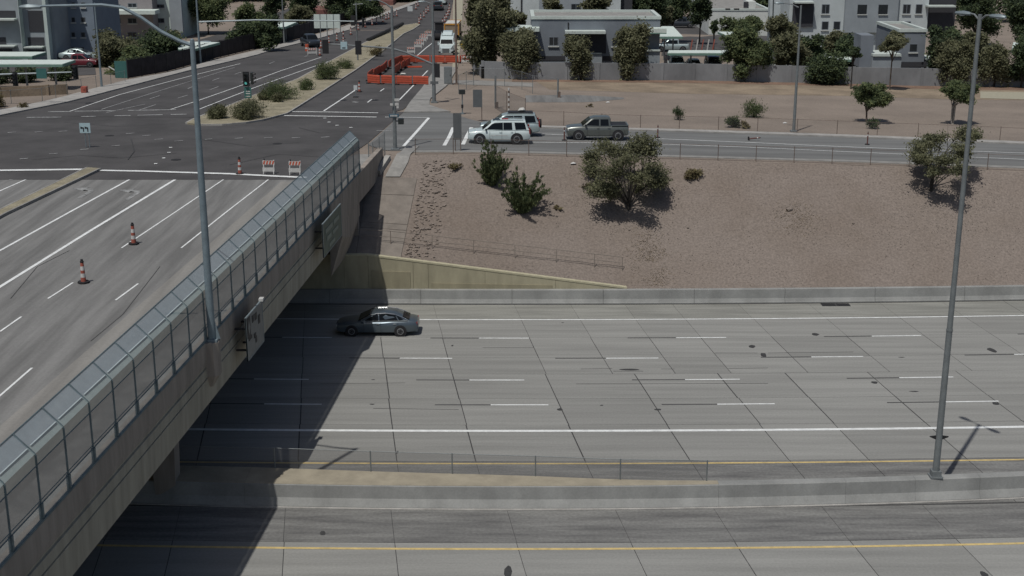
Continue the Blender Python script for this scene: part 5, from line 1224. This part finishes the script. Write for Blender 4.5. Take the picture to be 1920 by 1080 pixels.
# barricades at the stop line
def barricade(label, px, group, wd=.82, loc=None, flag=True):
    t = thing('barricade', label, 'barricade', loc or (GT(*px) + V3((0, 0, .015))), 0, group)
    for s in (-1, 1):
        for y0 in (-.28, .28): MB().bar((s * (wd / 2 - .06), y0, 0), (s * (wd / 2 - .06), y0 * .12, .95), .045).build('leg', 'white_plastic', t)
    for z, nm in ((.66, 'orange'), (.2, 'white_plastic')):
        y = -.28 + .28 * .88 * (z + .12) / .95
        b = MB(); b.bb((-wd / 2, y - .04, z), (wd / 2, y - .005, z + .27)); bo = b.build('board', 'white_plastic', t)
        if z > .5:
            n_ = 4
            for k in range(n_):
                u = -wd / 2 + wd * k / n_; MB().extr([(u + .02, y - .05, z + .01), (u + .13, y - .05, z + .01), (u + .2, y - .05, z + .26), (u + .09, y - .05, z + .26)], (0, .009, 0)).build('stripe', 'orange', bo)
    MB().lathe([(.05, .95), (.06, 1.0), (.03, 1.06)], 8, (-wd / 2 + .1, 0, 0)).build('lamp', 'black', t)
    return t
barricade('left one of two small orange striped barricades at the bridge stop line', (505, 326), 'barricades at the stop line'); barricade('right one of two small orange striped barricades at the bridge stop line', (554, 327.5), 'barricades at the stop line')
b0 = barricade('white and orange barricade in the row beside the white truck', (771, 101), 'barricades beside the white truck', 1.1)
b0['label'] = 'first barricade from the camera in the row beside the white truck'
for i, p in enumerate(((784, 91), (788, 86), (793, 79), (796, 75), (803, 70))): dup(b0, GT(*p) + V3((0, 0, .04)), 0, ORD[i + 1] + ' barricade from the camera in the row beside the white truck')
barricade('broad faded red and white barricade right of the white truck', (877, 119), None, 1.6)
# orange longitudinal barriers
def orange_section(p, q, group, label):
    d = q - p; L = d.length - .06; t = thing('orange_barrier', label, 'barrier', p + V3((rng.uniform(-.06, .06), rng.uniform(-.1, .1), 0)), math.atan2(d.y, d.x) + rng.uniform(-.05, .05), group)
    MB().loft([[(x, -.03, .12), (x, -.05, .9), (x, -.02, .98), (x, .02, .98), (x, .05, .9), (x, .03, .12)] for x in (.02, L - .02)]).build('panel', 'orange_fence', t)
    for z in (.3, .55, .78): MB().bb((.04, -.062, z), (L - .04, .062, z + .05)).build('rib', 'orange', t)
    for x in (.15, L - .15): MB().bb((x - .12, -.28, .0), (x + .12, .28, .12)).build('foot', 'rubber', t)
def orange_row(px, n, g, labels):
    E = even(W(px, .04), n)
    for i in range(n): orange_section(E[i], E[i + 1], g, labels % ORD[i])
orange_row([(690, 156), (720, 158), (765, 159), (804, 160)], 4, 'front row of orange barriers', '%s orange barrier section from the left in the front row facing the crossing')
orange_row([(690, 152), (712, 140), (735, 125), (752, 119)], 6, 'left row of orange barriers', '%s orange barrier section up the street in the left row of the work zone')
orange_row([(752, 119), (790, 118), (855, 119), (884, 117)], 5, 'back row of orange barriers', '%s orange barrier section from the left in the back row below the white truck')
orange_row([(738, 142), (758, 129), (768, 123)], 4, 'inner row of orange barriers', '%s orange barrier section from the camera in the short inner row')
a = thing('orange_pad', 'fallen orange barrier section lying inside the work zone', 'barrier', GT(776, 127) + V3((0, 0, .05)), .1); MB().bb((-1.0, -.4, 0), (1.0, .4, .12)).build('panel', 'orange', a); MB().bb((-.9, -.3, .12), (.9, -.1, .18)).build('rib', 'orange_fence', a)
a = thing('sandbag', 'pale sand bag dropped inside the orange barriers', 'bag', GT(756, 141) + V3((0, 0, .04))); MB().loft([[(x, w_ * math.cos(k), h_ * (1 + math.sin(k))) for k in [PI / 3 * j for j in range(6)]] for x, w_, h_ in ((-.35, .05, .05), (-.2, .2, .12), (.2, .2, .12), (.35, .05, .05))]).build('sack', 'fabric_white', a, smooth=60)
def work_sign(label, base, s, z):
    p = GT(*base); t = thing('work_sign', label, 'road sign', p)
    MB().extr([(0, -.03, z - s), (s, -.03, z), (0, -.03, z + s), (-s, -.03, z)], (0, .03, 0)).build('sign_panel', 'yellow', t); MB().tube([(0, .03, 0), (0, .03, z)], .035, 6).build('post', 'galv', t)
    MB().extr([(-.2, -.04, z - .05), (.2, -.04, z - .05), (.2, -.04, z + .05), (-.2, -.04, z + .05)], (0, .008, 0)).build('mark', 'black', t)
work_sign('yellow diamond warning sign beside the weeping street tree', (870, 108), .62, 1.7)
t = thing('road_sign', 'white sign panel on a low stand in the construction lane', 'road sign', GT(685 + 84, 26)); MB().bb((-.5, 0, .5), (.5, .03, 1.5)).build('sign_panel', 'sign_white', t); MB().bar((0, .05, 0), (0, .05, .6), .06).build('stand', 'galv', t)
t = thing('pedestrian_barrier_sign', 'small white sign on a post in the street before the channelizer', 'road sign', GT(667, 183) + V3((0, 0, .03))); MB().bb((-.18, -.02, .75), (.18, .01, 1.2)).build('sign_panel', 'sign_white', t); MB().bar((0, .03, 0), (0, .03, .8), .05).build('post', 'galv', t); MB().box((0, 0, .04), (.5, .4, .08)).build('base', 'rubber', t)
a = MB(); p0, p1 = GT(690, 79), GT(755, 48)
a = thing('pipe', 'long dark pipe laid along the edge of the street median', 'pipe', (0, 0, 0)); MB().tube([p0 + V3((0, 0, .35)), p1 + V3((0, 0, .35))], .28, 8).build('pipe_run', 'rubber', a)
# ================================================================ VEHICLES
def wheel(par, x, y, r, wd, m='rim', arch=True, body='black'):
    s = 1 if y > 0 else -1
    w_ = MB().tube([(x, y - s * wd, r), (x, y - s * .03, r), (x, y, r)], [r, r, r * .9], 20).build('wheel', 'rubber', par, smooth=40)
    MB().tube([(x, y - s * .02, r), (x, y + s * .012, r)], [r * .68, r * .62], 16).build('rim', m, w_)
    for k in range(5):
        a = 2 * PI * k / 5; MB().bar((x + r * .16 * math.cos(a), y + s * .018, r + r * .16 * math.sin(a)), (x + r * .56 * math.cos(a), y + s * .014, r + r * .56 * math.sin(a)), r * .16, .012).build('spoke', m, w_)
    MB().disc((x, y + s * .014, r), (0, 1, 0), r * .46, .006, 14).build('disc', 'black', w_)
def car_section(x, zb, zt__, hw):
    h = zt__ - zb
    half = [(hw * .80, zb), (hw * .96, zb + .10 * h), (hw, zb + .38 * h), (hw * .995, zb + .62 * h), (hw * .955, zb + .86 * h), (hw * .86, zb + .97 * h), (hw * .5, zt__ + .01)]
    return [(x, y, z) for y, z in half] + [(x, -y, z) for y, z in reversed(half)]
def gh_section(x, zb, z1, wb, wt):
    half = [(wb, zb), (wb + (wt - wb) * .55, zb + (z1 - zb) * .55), (wt, z1 - .06), (wt - .07, z1 - .01), (wt * .5, z1 + .02)]
    return [(x, y, z) for y, z in half] + [(x, -y, z) for y, z in reversed(half)]
def vehicle(label, cat, name, paint, body, gh, wins, wheels, loc, rz, group=None, extra=None, roofm=None, arch_r=1.16, shield=(0, 1), rear=(-2, -1)):
    t = thing(name, label, cat, loc, rz, group)
    bm_ = MB(); bm_.loft([car_section(*s) for s in body]); bo = bm_.build('body', paint, t, smooth=35)
    g_ = MB(); g_.loft([gh_section(*s) for s in gh]); cab = g_.build('cabin', roofm or paint, t, smooth=35)
    def side_y(x, z):
        for a, b in zip(gh, gh[1:]):
            lo_, hi_ = min(a[0], b[0]), max(a[0], b[0])
            if lo_ - 1e-6 <= x <= hi_ + 1e-6:
                u = (x - a[0]) / (b[0] - a[0]) if b[0] != a[0] else 0
                zb, z1, wb, wt = [a[i] + (b[i] - a[i]) * u for i in (1, 2, 3, 4)]
                v = clamp((z - zb) / max(.01, z1 - .06 - zb), 0, 1); return wb + (wt - wb) * v
        return gh[1][3]
    for poly in wins:
        for s in (1, -1):
            vs = [(x, s * (side_y(x, z) + .026), z) for x, z in poly]
            MB().extr(vs, (0, -s * .06, 0)).build('side_window', 'glass', t)
    for (i, j), nm in ((shield, 'windshield'), (rear, 'rear_window')):
        a, b = gh[i], gh[j]; n_ = 4; vs = []
        lo = .12; 
        pa = V3((a[0], 0, a[1])); 
        def pt(sec, frac_w, z): return None
        # sloping pane between the low end and the roof line
        low, hi_ = (a, b) if a[2] < b[2] else (b, a)
        zl, zh = low[2], hi_[2]
        p0 = V3((low[0], 0, low[2] + .02)); p1 = V3((hi_[0], 0, hi_[2] + .01)); nrm = V3((-(p1.z - p0.z), 0, p1.x - p0.x)); nrm = nrm if nrm.z > 0 else -nrm; nrm.normalize(); nrm *= .022
        q0, q1 = p0.lerp(p1, .06), p0.lerp(p1, .93); wl, wh = low[4] * .93, hi_[4] * .9
        vs = [q0 + V3((0, wl, 0)) + nrm, q0 - V3((0, wl, 0)) + nrm, q1 - V3((0, wh, 0)) + nrm, q1 + V3((0, wh, 0)) + nrm]
        MB().extr(vs, -nrm * 1.6).build(nm, 'glass', t)
    for x, y, r, wd in wheels:
        for s in (1, -1):
            MB().disc((x, s * (y - .03), r * 1.04), (0, 1, 0), r * arch_r, .076, 20).build('wheel_arch', 'black', t); wheel(t, x, s * (y + .02), r, wd)
    if extra: extra(t)
    return t
def lights(t, xf, xr, hw, zf, zr, sz=(.1, .34, .13), sr=(.08, .3, .16), side=True):
    for s in (1, -1):
        MB().box((xf, s * (hw - sz[1] / 2 - .04), zf), sz).build('headlight', 'lens', t); MB().box((xr, s * (hw - sr[1] / 2 - .02), zr), sr).build('tail_light', 'tail_red', t)
def mirrors(t, x, y, z, m):
    for s in (1, -1): MB().loft([[(x + dx, s * (y + dy), z + dz) for dx, dz in ((-.06 * k, -.07), (.08 * k, -.05), (.08 * k, .06), (-.06 * k, .07))] for dy, k in ((0, .6), (.18, 1.0))]).build('mirror', m, t, smooth=40)
def handles(t, xs, y, z, m='chrome'):
    for x in xs:
        for s in (1, -1): MB().box((x, s * y, z), (.17, .03, .028)).build('door_handle', m, t)
def seams(t, xs, hw, z0, z1):
    for x in xs:
        for s in (1, -1): MB().box((x, s * hw, (z0 + z1) / 2), (.014, .014, z1 - z0)).build('door_seam', 'black', t)
# dark grey sedan on the freeway
SW2 = .93
sedan_body = [(2.52, .42, .60, .58), (2.44, .28, .72, .78), (2.1, .22, .80, .89), (1.5, .20, .88, .925), (.95, .20, .93, .935), (0, .20, .95, .935), (-1.0, .20, .97, .935), (-1.7, .20, .98, .925), (-2.2, .24, .965, .87), (-2.5, .30, .90, .78), (-2.6, .42, .72, .68)]
sedan_gh = [(1.15, .88, .93, .80, .78), (.35, .90, 1.34, .82, .66), (0, .92, 1.43, .83, .65), (-.6, .93, 1.455, .83, .64), (-1.15, .94, 1.38, .82, .62), (-1.6, .95, 1.2, .80, .62), (-2.05, .95, 1.0, .76, .66)]
def sed_ex(t):
    lights(t, 2.43, -2.5, .76, .62, .78); mirrors(t, .85, .80, 1.0, 'car_grey'); handles(t, (-.12, -1.15), .945, .82); seams(t, (.75, -.3, -1.35), .932, .34, .9)
    for s in (1, -1):
        MB().bar((.95, s * .85, .975), (-1.95, s * .83, 1.005), .03, .022).build('belt_trim', 'chrome', t)
        MB().tube([(1.05, s * .80, .97), (.35, s * .70, 1.33), (0, s * .675, 1.415), (-.6, s * .665, 1.44), (-1.15, s * .66, 1.37), (-1.6, s * .68, 1.2), (-1.95, s * .74, 1.02)], .022, 5).build('window_trim', 'chrome', t)
    MB().box((2.5, 0, .55), (.06, .8, .2)).build('grille', 'black', t); MB().box((-2.58, 0, .66), (.03, .5, .12)).build('number_plate', 'white_plastic', t)
    MB().box((-2.3, 0, .36), (.5, 1.5, .16)).build('bumper', 'car_grey', t)
Ys = 79.6; Xc = (G(632, 618).x + G(786, 618).x) / 2 + .02
vehicle('dark grey sedan driving left out of the sun into the bridge shadow', 'car', 'sedan', 'car_grey', sedan_body, sedan_gh,
        [[(.72, 1.0), (.1, 1.32), (-.12, 1.36), (-.15, .99)], [(-.21, .99), (-.18, 1.365), (-.8, 1.37), (-1.2, 1.27), (-1.35, 1.01)], [(-1.42, 1.02), (-1.27, 1.24), (-1.62, 1.09), (-1.72, 1.02)]],
        [(1.52, .927, .335, .24), (-1.5, .932, .335, .24)], (Xc, Ys, .006), PI, extra=sed_ex)
# white long sport utility at the ramp stop
suv_body = [(2.40, .50, .80, .72), (2.33, .36, .98, .84), (2.0, .30, 1.04, .92), (1.35, .28, 1.09, .95), (.6, .28, 1.12, .955), (-.8, .28, 1.13, .955), (-1.9, .30, 1.13, .95), (-2.3, .36, 1.12, .90), (-2.42, .46, 1.0, .84)]
suv_gh = [(1.32, 1.06, 1.10, .85, .82), (.55, 1.08, 1.72, .88, .70), (.2, 1.1, 1.80, .88, .70), (-1.2, 1.1, 1.81, .88, .70), (-2.05, 1.1, 1.78, .87, .69), (-2.36, 1.1, 1.16, .85, .75)]
def suv_ex(paint, roof):
    def f(t):
        lights(t, 2.3, -2.38, .88, .84, 1.05, sr=(.08, .14, .5)); mirrors(t, 1.0, .86, 1.18, 'black'); handles(t, (-.1, -1.0), .965, 1.0, paint); seams(t, (.72, -.22, -1.25), .955, .4, 1.08)
        for s in (1, -1): MB().bb((.9, s * .86 - .03, .27), (-1.0, s * .86 + .07 * s, .33)).build('side_step', 'galv', t); MB().bar((.2, s * .62, 1.86), (-1.9, s * .62, 1.86), .05, .04).build('roof_rail', 'galv', t)
        MB().box((2.36, 0, .86), (.05, 1.1, .22)).build('grille', 'black', t); MB().box((2.38, 0, .48), (.1, 1.3, .16)).build('bumper', paint, t); MB().box((-2.4, 0, .5), (.1, 1.6, .18)).build('bumper', paint, t)
        if roof: MB().bb((-.1, -.3, 1.80), (.45, .3, 1.845)).build('sunroof', 'glass', t)
    return f
def wagon_ex(t):
    suv_ex('car_white', True)(t)
    for s in (1, -1):
        for k in range(7): MB().bb((.62 - .19 * k, s * .957, .70), (.62 - .19 * k - .14, s * .967, .755)).build('door_lettering', 'white_plastic', t)
    MB().box((-.5, -.2, 1.84), (.5, .3, .05)).build('roof_sign', 'tail_red', t)
pV = GT(934, 268); 
vehicle('white long sport utility vehicle with dark windows waiting at the ramp stop line', 'suv', 'sport_utility_vehicle', 'car_white', suv_body, suv_gh,
        [[(1.02, 1.17), (.55, 1.58), (.35, 1.66), (-.3, 1.69), (-.3, 1.16)], [(-.34, 1.16), (-.34, 1.69), (-1.0, 1.69), (-1.04, 1.16)], [(-1.28, 1.16), (-1.2, 1.69), (-2.0, 1.67), (-2.12, 1.17)]],
        [(1.5, .948, .415, .26), (-1.38, .955, .415, .26)], (pV.x + .05, pV.y, pV.z + .03), PI + R(2), extra=wagon_ex)
pV2 = GT(955, 254)
def s2_ex(t):
    suv_ex('car_silver', False)(t); MB().disc((-2.5, 0, .95), (1, 0, 0), .36, .22, 18).build('spare_wheel', 'rubber', t)
    MB().bb((-1.9, -.5, 1.87), (.1, .5, 1.93)).build('roof_rack', 'black', t)
vehicle('pale silver sport utility with rear spare wheel hidden behind the white one', 'suv', 'sport_utility_vehicle', 'car_silver', suv_body, suv_gh,
        [[(1.02, 1.17), (.55, 1.58), (.35, 1.66), (-.3, 1.69), (-.3, 1.16)], [(-.34, 1.16), (-.34, 1.69), (-1.0, 1.69), (-1.04, 1.16)], [(-1.28, 1.16), (-1.2, 1.69), (-2.0, 1.67), (-2.12, 1.17)]],
        [(1.4, .951, .36, .26), (-1.4, .955, .36, .26)], (pV2.x, pV2.y, pV2.z + .03), PI + R(2), extra=s2_ex)
a = thing('luggage', 'white bundle lying on the roof of the silver sport utility', 'bundle', (pV2.x + 1.0, pV2.y, pV2.z + 1.98)); MB().loft([[(x, w_ * math.cos(k), h_ * (1 + math.sin(k))) for k in [PI / 4 * j for j in range(8)]] for x, w_, h_ in ((-.3, .1, .05), (-.15, .3, .14), (.15, .32, .16), (.3, .12, .06))]).build('cloth', 'fabric_white', a, smooth=60)
# grey green pickup
pk_body = [(2.5, .52, .88, .74), (2.42, .40, 1.04, .86), (2.0, .34, 1.12, .93), (1.4, .32, 1.16, .96), (.9, .32, 1.18, .965), (-.9, .32, 1.19, .965), (-1.0, .34, 1.19, .965), (-2.3, .40, 1.20, .96), (-2.44, .46, 1.18, .94)]
pk_gh = [(1.28, 1.12, 1.17, .86, .83), (.55, 1.14, 1.76, .88, .71), (.25, 1.15, 1.84, .88, .71), (-.75, 1.15, 1.85, .88, .71), (-.98, 1.15, 1.80, .88, .71), (-1.04, 1.15, 1.2, .88, .80)]
def pk_ex(t):
    lights(t, 2.38, -2.43, .9, .9, .95, sr=(.06, .12, .34)); mirrors(t, .98, .88, 1.26, 'black'); handles(t, (.0, -.85), .97, 1.02, 'car_green'); seams(t, (.85, -.08, -.97), .965, .45, 1.15)
    MB().bb((-2.34, -.78, 1.205), (-1.12, .78, 1.214)).build('bed_floor', 'black', t); MB().box((2.45, 0, .9), (.06, 1.2, .26)).build('grille', 'chrome', t); MB().box((2.5, 0, .55), (.12, 1.6, .2)).build('bumper', 'chrome', t); MB().box((-2.48, 0, .58), (.12, 1.7, .18)).build('bumper', 'chrome', t)
    for s in (1, -1): MB().bb((.95, s * .9 - .04, .30), (-1.0, s * .9 + .06 * s, .36)).build('side_step', 'chrome', t); MB().bb((-2.4, s * .9 - .05, 1.2), (-1.08, s * .9 + .05, 1.25)).build('bed_rail', 'car_green', t)
    MB().bb((-2.45, -.9, 1.2), (-2.38, .9, 1.25)).build('tailgate_top', 'car_green', t)
pP = GT(1119, 261)
vehicle('grey green crew cab pickup truck waiting on the ramp behind the field tree', 'pickup', 'pickup_truck', 'car_green', pk_body, pk_gh,
        [[(1.0, 1.24), (.5, 1.64), (.3, 1.70), (-.08, 1.70), (-.08, 1.22)], [(-.2, 1.22), (-.2, 1.70), (-.82, 1.70), (-.86, 1.22)]], [(1.55, .961, .41, .27), (-1.62, .966, .41, .27)], (pP.x, pP.y, pP.z + .03), PI + R(1.5), extra=pk_ex)['label'] = 'grey green crew cab pickup truck waiting on the ramp behind the big bank tree'
# smaller cars
def small_car(label, px, rz, paint, kind='sedan', Y=None, z=None):
    p = GT(*px) if Y is None else V3((Zat(px[0], px[1], Y).x, Y, z if z is not None else zt(Zat(px[0], px[1], Y).x, Y)))
    if kind == 'sedan': return vehicle(label, 'car', 'parked_car', paint, sedan_body, sedan_gh, [[(.72, 1.0), (.1, 1.32), (-.12, 1.36), (-.15, .99)], [(-.21, .99), (-.18, 1.365), (-.8, 1.37), (-1.2, 1.27), (-1.35, 1.01)]], [(1.52, .927, .335, .24), (-1.5, .932, .335, .24)], (p.x, p.y, p.z + .03), rz, extra=lambda t: (lights(t, 2.43, -2.5, .76, .62, .78), mirrors(t, .85, .8, 1.0, paint)))
    if kind == 'suv': return vehicle(label, 'car', 'parked_car', paint, suv_body, suv_gh, [[(1.02, 1.16), (.5, 1.60), (.35, 1.64), (-.28, 1.66), (-.28, 1.15)], [(-.36, 1.15), (-.36, 1.66), (-2.0, 1.64), (-2.1, 1.15)]], [(1.5, .948, .38, .26), (-1.4, .955, .38, .26)], (p.x, p.y, p.z + .03), rz, extra=lambda t: (lights(t, 2.3, -2.38, .88, .84, 1.05), mirrors(t, 1.0, .86, 1.18, 'black')))
    return vehicle(label, 'pickup', 'parked_pickup', paint, pk_body, pk_gh, [[(1.0, 1.24), (.5, 1.64), (.3, 1.70), (-.08, 1.70), (-.08, 1.22)], [(-.2, 1.22), (-.2, 1.70), (-.82, 1.70), (-.86, 1.22)]], [(1.55, .961, .41, .27), (-1.62, .966, .41, .27)], (p.x, p.y, p.z + .03), rz, extra=lambda t: (lights(t, 2.38, -2.43, .9, .9, .95), MB().bb((-2.34, -.78, 1.205), (-1.12, .78, 1.214)).build('bed_floor', 'black', t)))
small_car('red pickup parked between the left carport and the street lamp', (152, 126), 0, 'car_red', 'pickup').scale = (.88, .88, .88)
small_car('pale sedan parked behind the red pickup at the left', (150, 112), 0, 'car_silver', 'sedan')
small_car('pale blue pickup parked beyond the long carport', (1258, 97), PI, 'car_silver', 'pickup')
small_car('white car under the long carport, leftmost of three behind the wall', (1268, 133), -PI / 2, 'car_white', 'suv'); small_car('white car under the long carport, middle of three behind the wall', (1300, 133), -PI / 2, 'car_white', 'sedan'); small_car('black car under the long carport, rightmost of three behind the wall', (1337, 133), -PI / 2, 'car_dark', 'suv')
small_car('dark blue pickup driving across the far car park', (1276, 52), PI, 'car_dark', 'pickup')
small_car('white car half hidden by the fence and trees at the left', (525, 68), R(-60), 'car_white', 'sedan'); small_car('pale car under the small carport by the fence', (552, 59), R(-60), 'car_silver', 'sedan'); small_car('grey car parked behind the lamp post arm', (390, 97), R(-20), 'car_silver', 'sedan')
small_car('white car parked behind the block wall under the right trees', (1598, 122), 0, 'car_white', 'sedan'); small_car('pale car parked beside the grey post behind the wall', (1640, 129), -PI / 2, 'car_white', 'suv'); small_car('white car parked behind the wall beside the slender lamp pole', (1484, 126), 0, 'car_white', 'sedan')
small_car('black car driving away up the far street', (822, 19), PI / 2, 'car_dark', 'suv'); small_car('white car ahead of the black one on the far street', (829, 8), PI / 2, 'car_white', 'suv')
t = small_car('dark pickup stopped at the left kerb of the far street', (583, 88), R(-66), 'car_dark', 'pickup')
t = barricade('bright orange striped barricade standing in front of the dark pickup', (585, 103), None, 1.3); t.rotation_euler.z = .3
t = thing('orange_drum', 'orange drum beside the dark pickup at the left kerb', 'barrel', GT(576, 96) + V3((0, 0, .03))); MB().lathe([(.3, 0), (.28, .3), (.27, .6), (.24, .95)], 12).build('drum', 'orange', t, smooth=40); MB().lathe([(.285, .32), (.275, .52)], 12).build('band', 'white_plastic', t)
# white semi truck facing the camera
pT = GT(836, 107); t = thing('semi_truck', 'white semi truck facing the camera behind the orange barriers', 'truck', pT + V3((0, 0, .02)), R(-2)); t.scale = (.86, .86, .74)
cb = MB(); cb.loft([[(s * w_, y, z) for s, w_, z in ((-1, .95 * k, .75), (1, .95 * k, .75), (1, k, 1.2), (1, k * .95, z1), (-1, k * .95, z1), (-1, k, 1.2))] for y, k, z1 in ((-.1, .78, 1.55), (.3, .95, 1.72), (1.6, 1.1, 1.95))]); cb.build('hood', 'car_white', t, smooth=30)
cb = MB(); cb.loft([[(s * w_, y, z) for s, w_, z in ((-1, 1.15, .9), (1, 1.15, .9), (1, 1.15, 2.0), (1, wt_, z1), (-1, wt_, z1), (-1, 1.15, 2.0))] for y, wt_, z1 in ((1.6, 1.12, 2.05), (2.2, 1.0, 2.95), (3.2, 1.0, 3.5), (5.2, 1.0, 3.7))]); cb.build('cab', 'car_white', t, smooth=30)
MB().extr([(-.98, 1.66, 2.12), (.98, 1.66, 2.12), (.9, 2.16, 2.84), (-.9, 2.16, 2.84)], (0, -.03, .02)).build('windshield', 'glass', t)
for s in (1, -1):
    MB().extr([(s * 1.155, 1.8, 2.1), (s * 1.155, 2.7, 2.1), (s * 1.06, 2.7, 2.8), (s * 1.06, 2.25, 2.8)], (s * .02, 0, 0)).build('side_window', 'glass', t)
    MB().box((s * 1.3, 1.75, 2.2), (.22, .12, .6)).build('mirror', 'car_white', t); MB().box((s * .86, -.05, 1.15), (.3, .2, .3)).build('headlight', 'lens', t)
    for y in (.75, 6.3, 7.5): MB().disc((s * .98, y, .52), (1, 0, 0), .52, .35, 18).build('wheel', 'rubber', t)
    MB().box((s * .9, .7, 1.1), (.4, 1.3, .12)).build('fender', 'car_white', t); MB().tube([(s * 1.1, 5.3, .9), (s * 1.1, 5.3, 3.9)], .08, 8).build('exhaust_stack', 'chrome', t); MB().box((s * 1.0, 3.6, .7), (.4, 1.3, .5)).build('fuel_tank', 'chrome', t)
MB().bb((-.55, -.16, .75), (.55, -.11, 1.5)).build('grille', 'sign_back', t); MB().bb((-1.1, -.3, .4), (1.1, -.05, .72)).build('bumper', 'chrome', t); MB().bb((-.45, 5.2, .7), (.45, 8.2, .95)).build('chassis', 'black', t)
MB().loft([[(s * w_, y, z) for s, w_, z in ((-1, .9, 3.5), (1, .9, 3.5), (1, .7, z1), (-1, .7, z1))] for y, z1 in ((3.0, 3.55), (3.8, 4.1), (5.1, 4.2))]).build('roof_fairing', 'car_white', t, smooth=30)
# dump trailer framed in yellow behind the semi
pD2 = GT(847, 77); t = thing('dump_truck', 'dump truck with yellow framed tan load box behind the white semi', 'truck', pD2 + V3((0, 0, .02)), R(-2)); t.scale = (.9, .9, .85)
MB().bb((-1.25, 0, 1.1), (1.25, 6, 2.9)).build('load_box', 'dirt_tan', t)
for a_, b_ in (((-1.3, -.08, 1.05), (-1.1, .1, 3.1)), ((1.1, -.08, 1.05), (1.3, .1, 3.1)), ((-1.1, -.08, 2.85), (1.1, .1, 3.1))): MB().bb(a_, b_).build('frame', 'yellow_orange', t)
MB().bb((-1.1, .1, 3.0), (1.1, 5.8, 3.15)).build('cover', 'fabric_white', t); MB().bb((-1.1, 6.2, .8), (1.1, 8.4, 3.0)).build('cab', 'yellow_orange', t); MB().bb((-1.0, 6.18, 1.9), (1.0, 6.2, 2.8)).build('rear_window', 'glass', t)
for s in (1, -1):
    for y in (1.2, 2.4, 7.4): MB().disc((s * .98, y, .52), (1, 0, 0), .52, .4, 16).build('wheel', 'rubber', t)
pX = GT(823, 76); t = thing('roller', 'dark compact construction machine left of the dump truck', 'machine', pX + V3((0, 0, .02)))
MB().bb((-.7, 0, .6), (.7, 2.4, 1.5)).build('body', 'car_dark', t); MB().bb((-.6, .5, 1.5), (.6, 1.9, 2.6)).build('cab', 'black', t); MB().bb((-.75, .4, 2.6), (.75, 2.0, 2.7)).build('roof', 'rubber', t)
for y in (.1, 2.3): MB().disc((0, y, .55), (1, 0, 0), .55, 1.3, 18).build('drum', 'rubber', t)
# round hoop debris near the barricades
t = thing('pipe_coil', 'pale hoop of pipe lying beside the barricade row', 'pipe', GT(804, 68) + V3((0, 0, .05))); MB().tube([(math.cos(a) * .8, .1, .1 + .8 * math.sin(a)) for a in [PI * k / 10 for k in range(11)]], .07, 6).build('hoop', 'dirt_tan', t)
# dumpsters / cluttered red and white panels beyond the car park
q = Zat(1316, 60, 196); t = thing('storage_panels', 'red and white panels stacked upright beyond the car park', 'panels', (q.x, 196, zt(q.x, 196)))
for k, m in enumerate(('orange_dull', 'white_plastic', 'orange_dull', 'white_plastic', 'orange_dull')): MB().bar((-1.6 + .8 * k, 0, 0), (-1.3 + .8 * k, .2, 1.9), .6, .08).build('panel', m, t)
MB().bar((-1.6, .4, .9), (1.8, .4, .9), .06, .1).build('rack', 'pole_grey', t)
q = Zat(1180, 26, 180); t = thing('roof_unit', 'pale round topped vent beside the light grey building', 'vent', (Zat(1175, 30, 178).x, 178, Zat(1175, 35, 178).z)); MB().lathe([(.35, 0), (.35, .7), (.5, .75), (.2, 1.0)], 10).build('vent', 'concrete_pale', t); MB().box((0, 0, -.3), (1.2, 1.2, .6)).build('curb', 'wall_grey', t)
t = thing('garden_lamp', 'round white lamp globe hanging at the dark grey balcony', 'lamp', (Zat(1092, 83, 156.8).x, 156.8, Zat(1092, 83, 156.8).z)); MB().lathe([(.02, -.22), (.16, -.14), (.22, 0), (.16, .14), (.02, .22)], 12).build('globe', 'white_plastic', t, smooth=60); MB().bar((0, 0, .2), (0, 1.1, .35), .04).build('bracket', 'black', t)
q = GT(215, 141); t = thing('garden_statue', 'small white leaning board on the verge behind the left fence', 'sign', q); MB().bar((-.6, 0, 1.0), (.5, 0, .3), .3, .06).build('board', 'white_plastic', t); MB().bar((.2, .1, 0), (.2, .1, .6), .05).build('leg', 'galv', t); t.name = 'leaning_board'
q = GT(228, 146); t = thing('screen_panel', 'teal green mesh panel standing behind the left chain link fence', 'screen', q); MB().bb((-.7, 0, 0), (.7, .06, 1.9)).build('panel', 'sign_teal', t); MB().bb((-.75, .06, 0), (-.68, .12, 2.0)).build('post', 'black', t)
# litter
for x, y, lb in ((1140, 193, 'white scrap of litter lying in the field above the pickup'), (1472, 232, 'pale scrap of litter beside the slender lamp pole'), (1075, 308, 'white scrap on the bank left of the big tree')):
    q = hit(x, y); t = thing('litter', lb, 'litter', q + V3((0, 0, .03))); MB().add([(-.2, -.1, .02), (.2, -.08, .05), (.22, .1, .03), (0, .14, .12), (-.2, .1, .04)], [(0, 1, 3), (1, 2, 3), (3, 4, 0)]).build('sheet', 'white_plastic', t)
# purge stray window offsets: keep parts in place
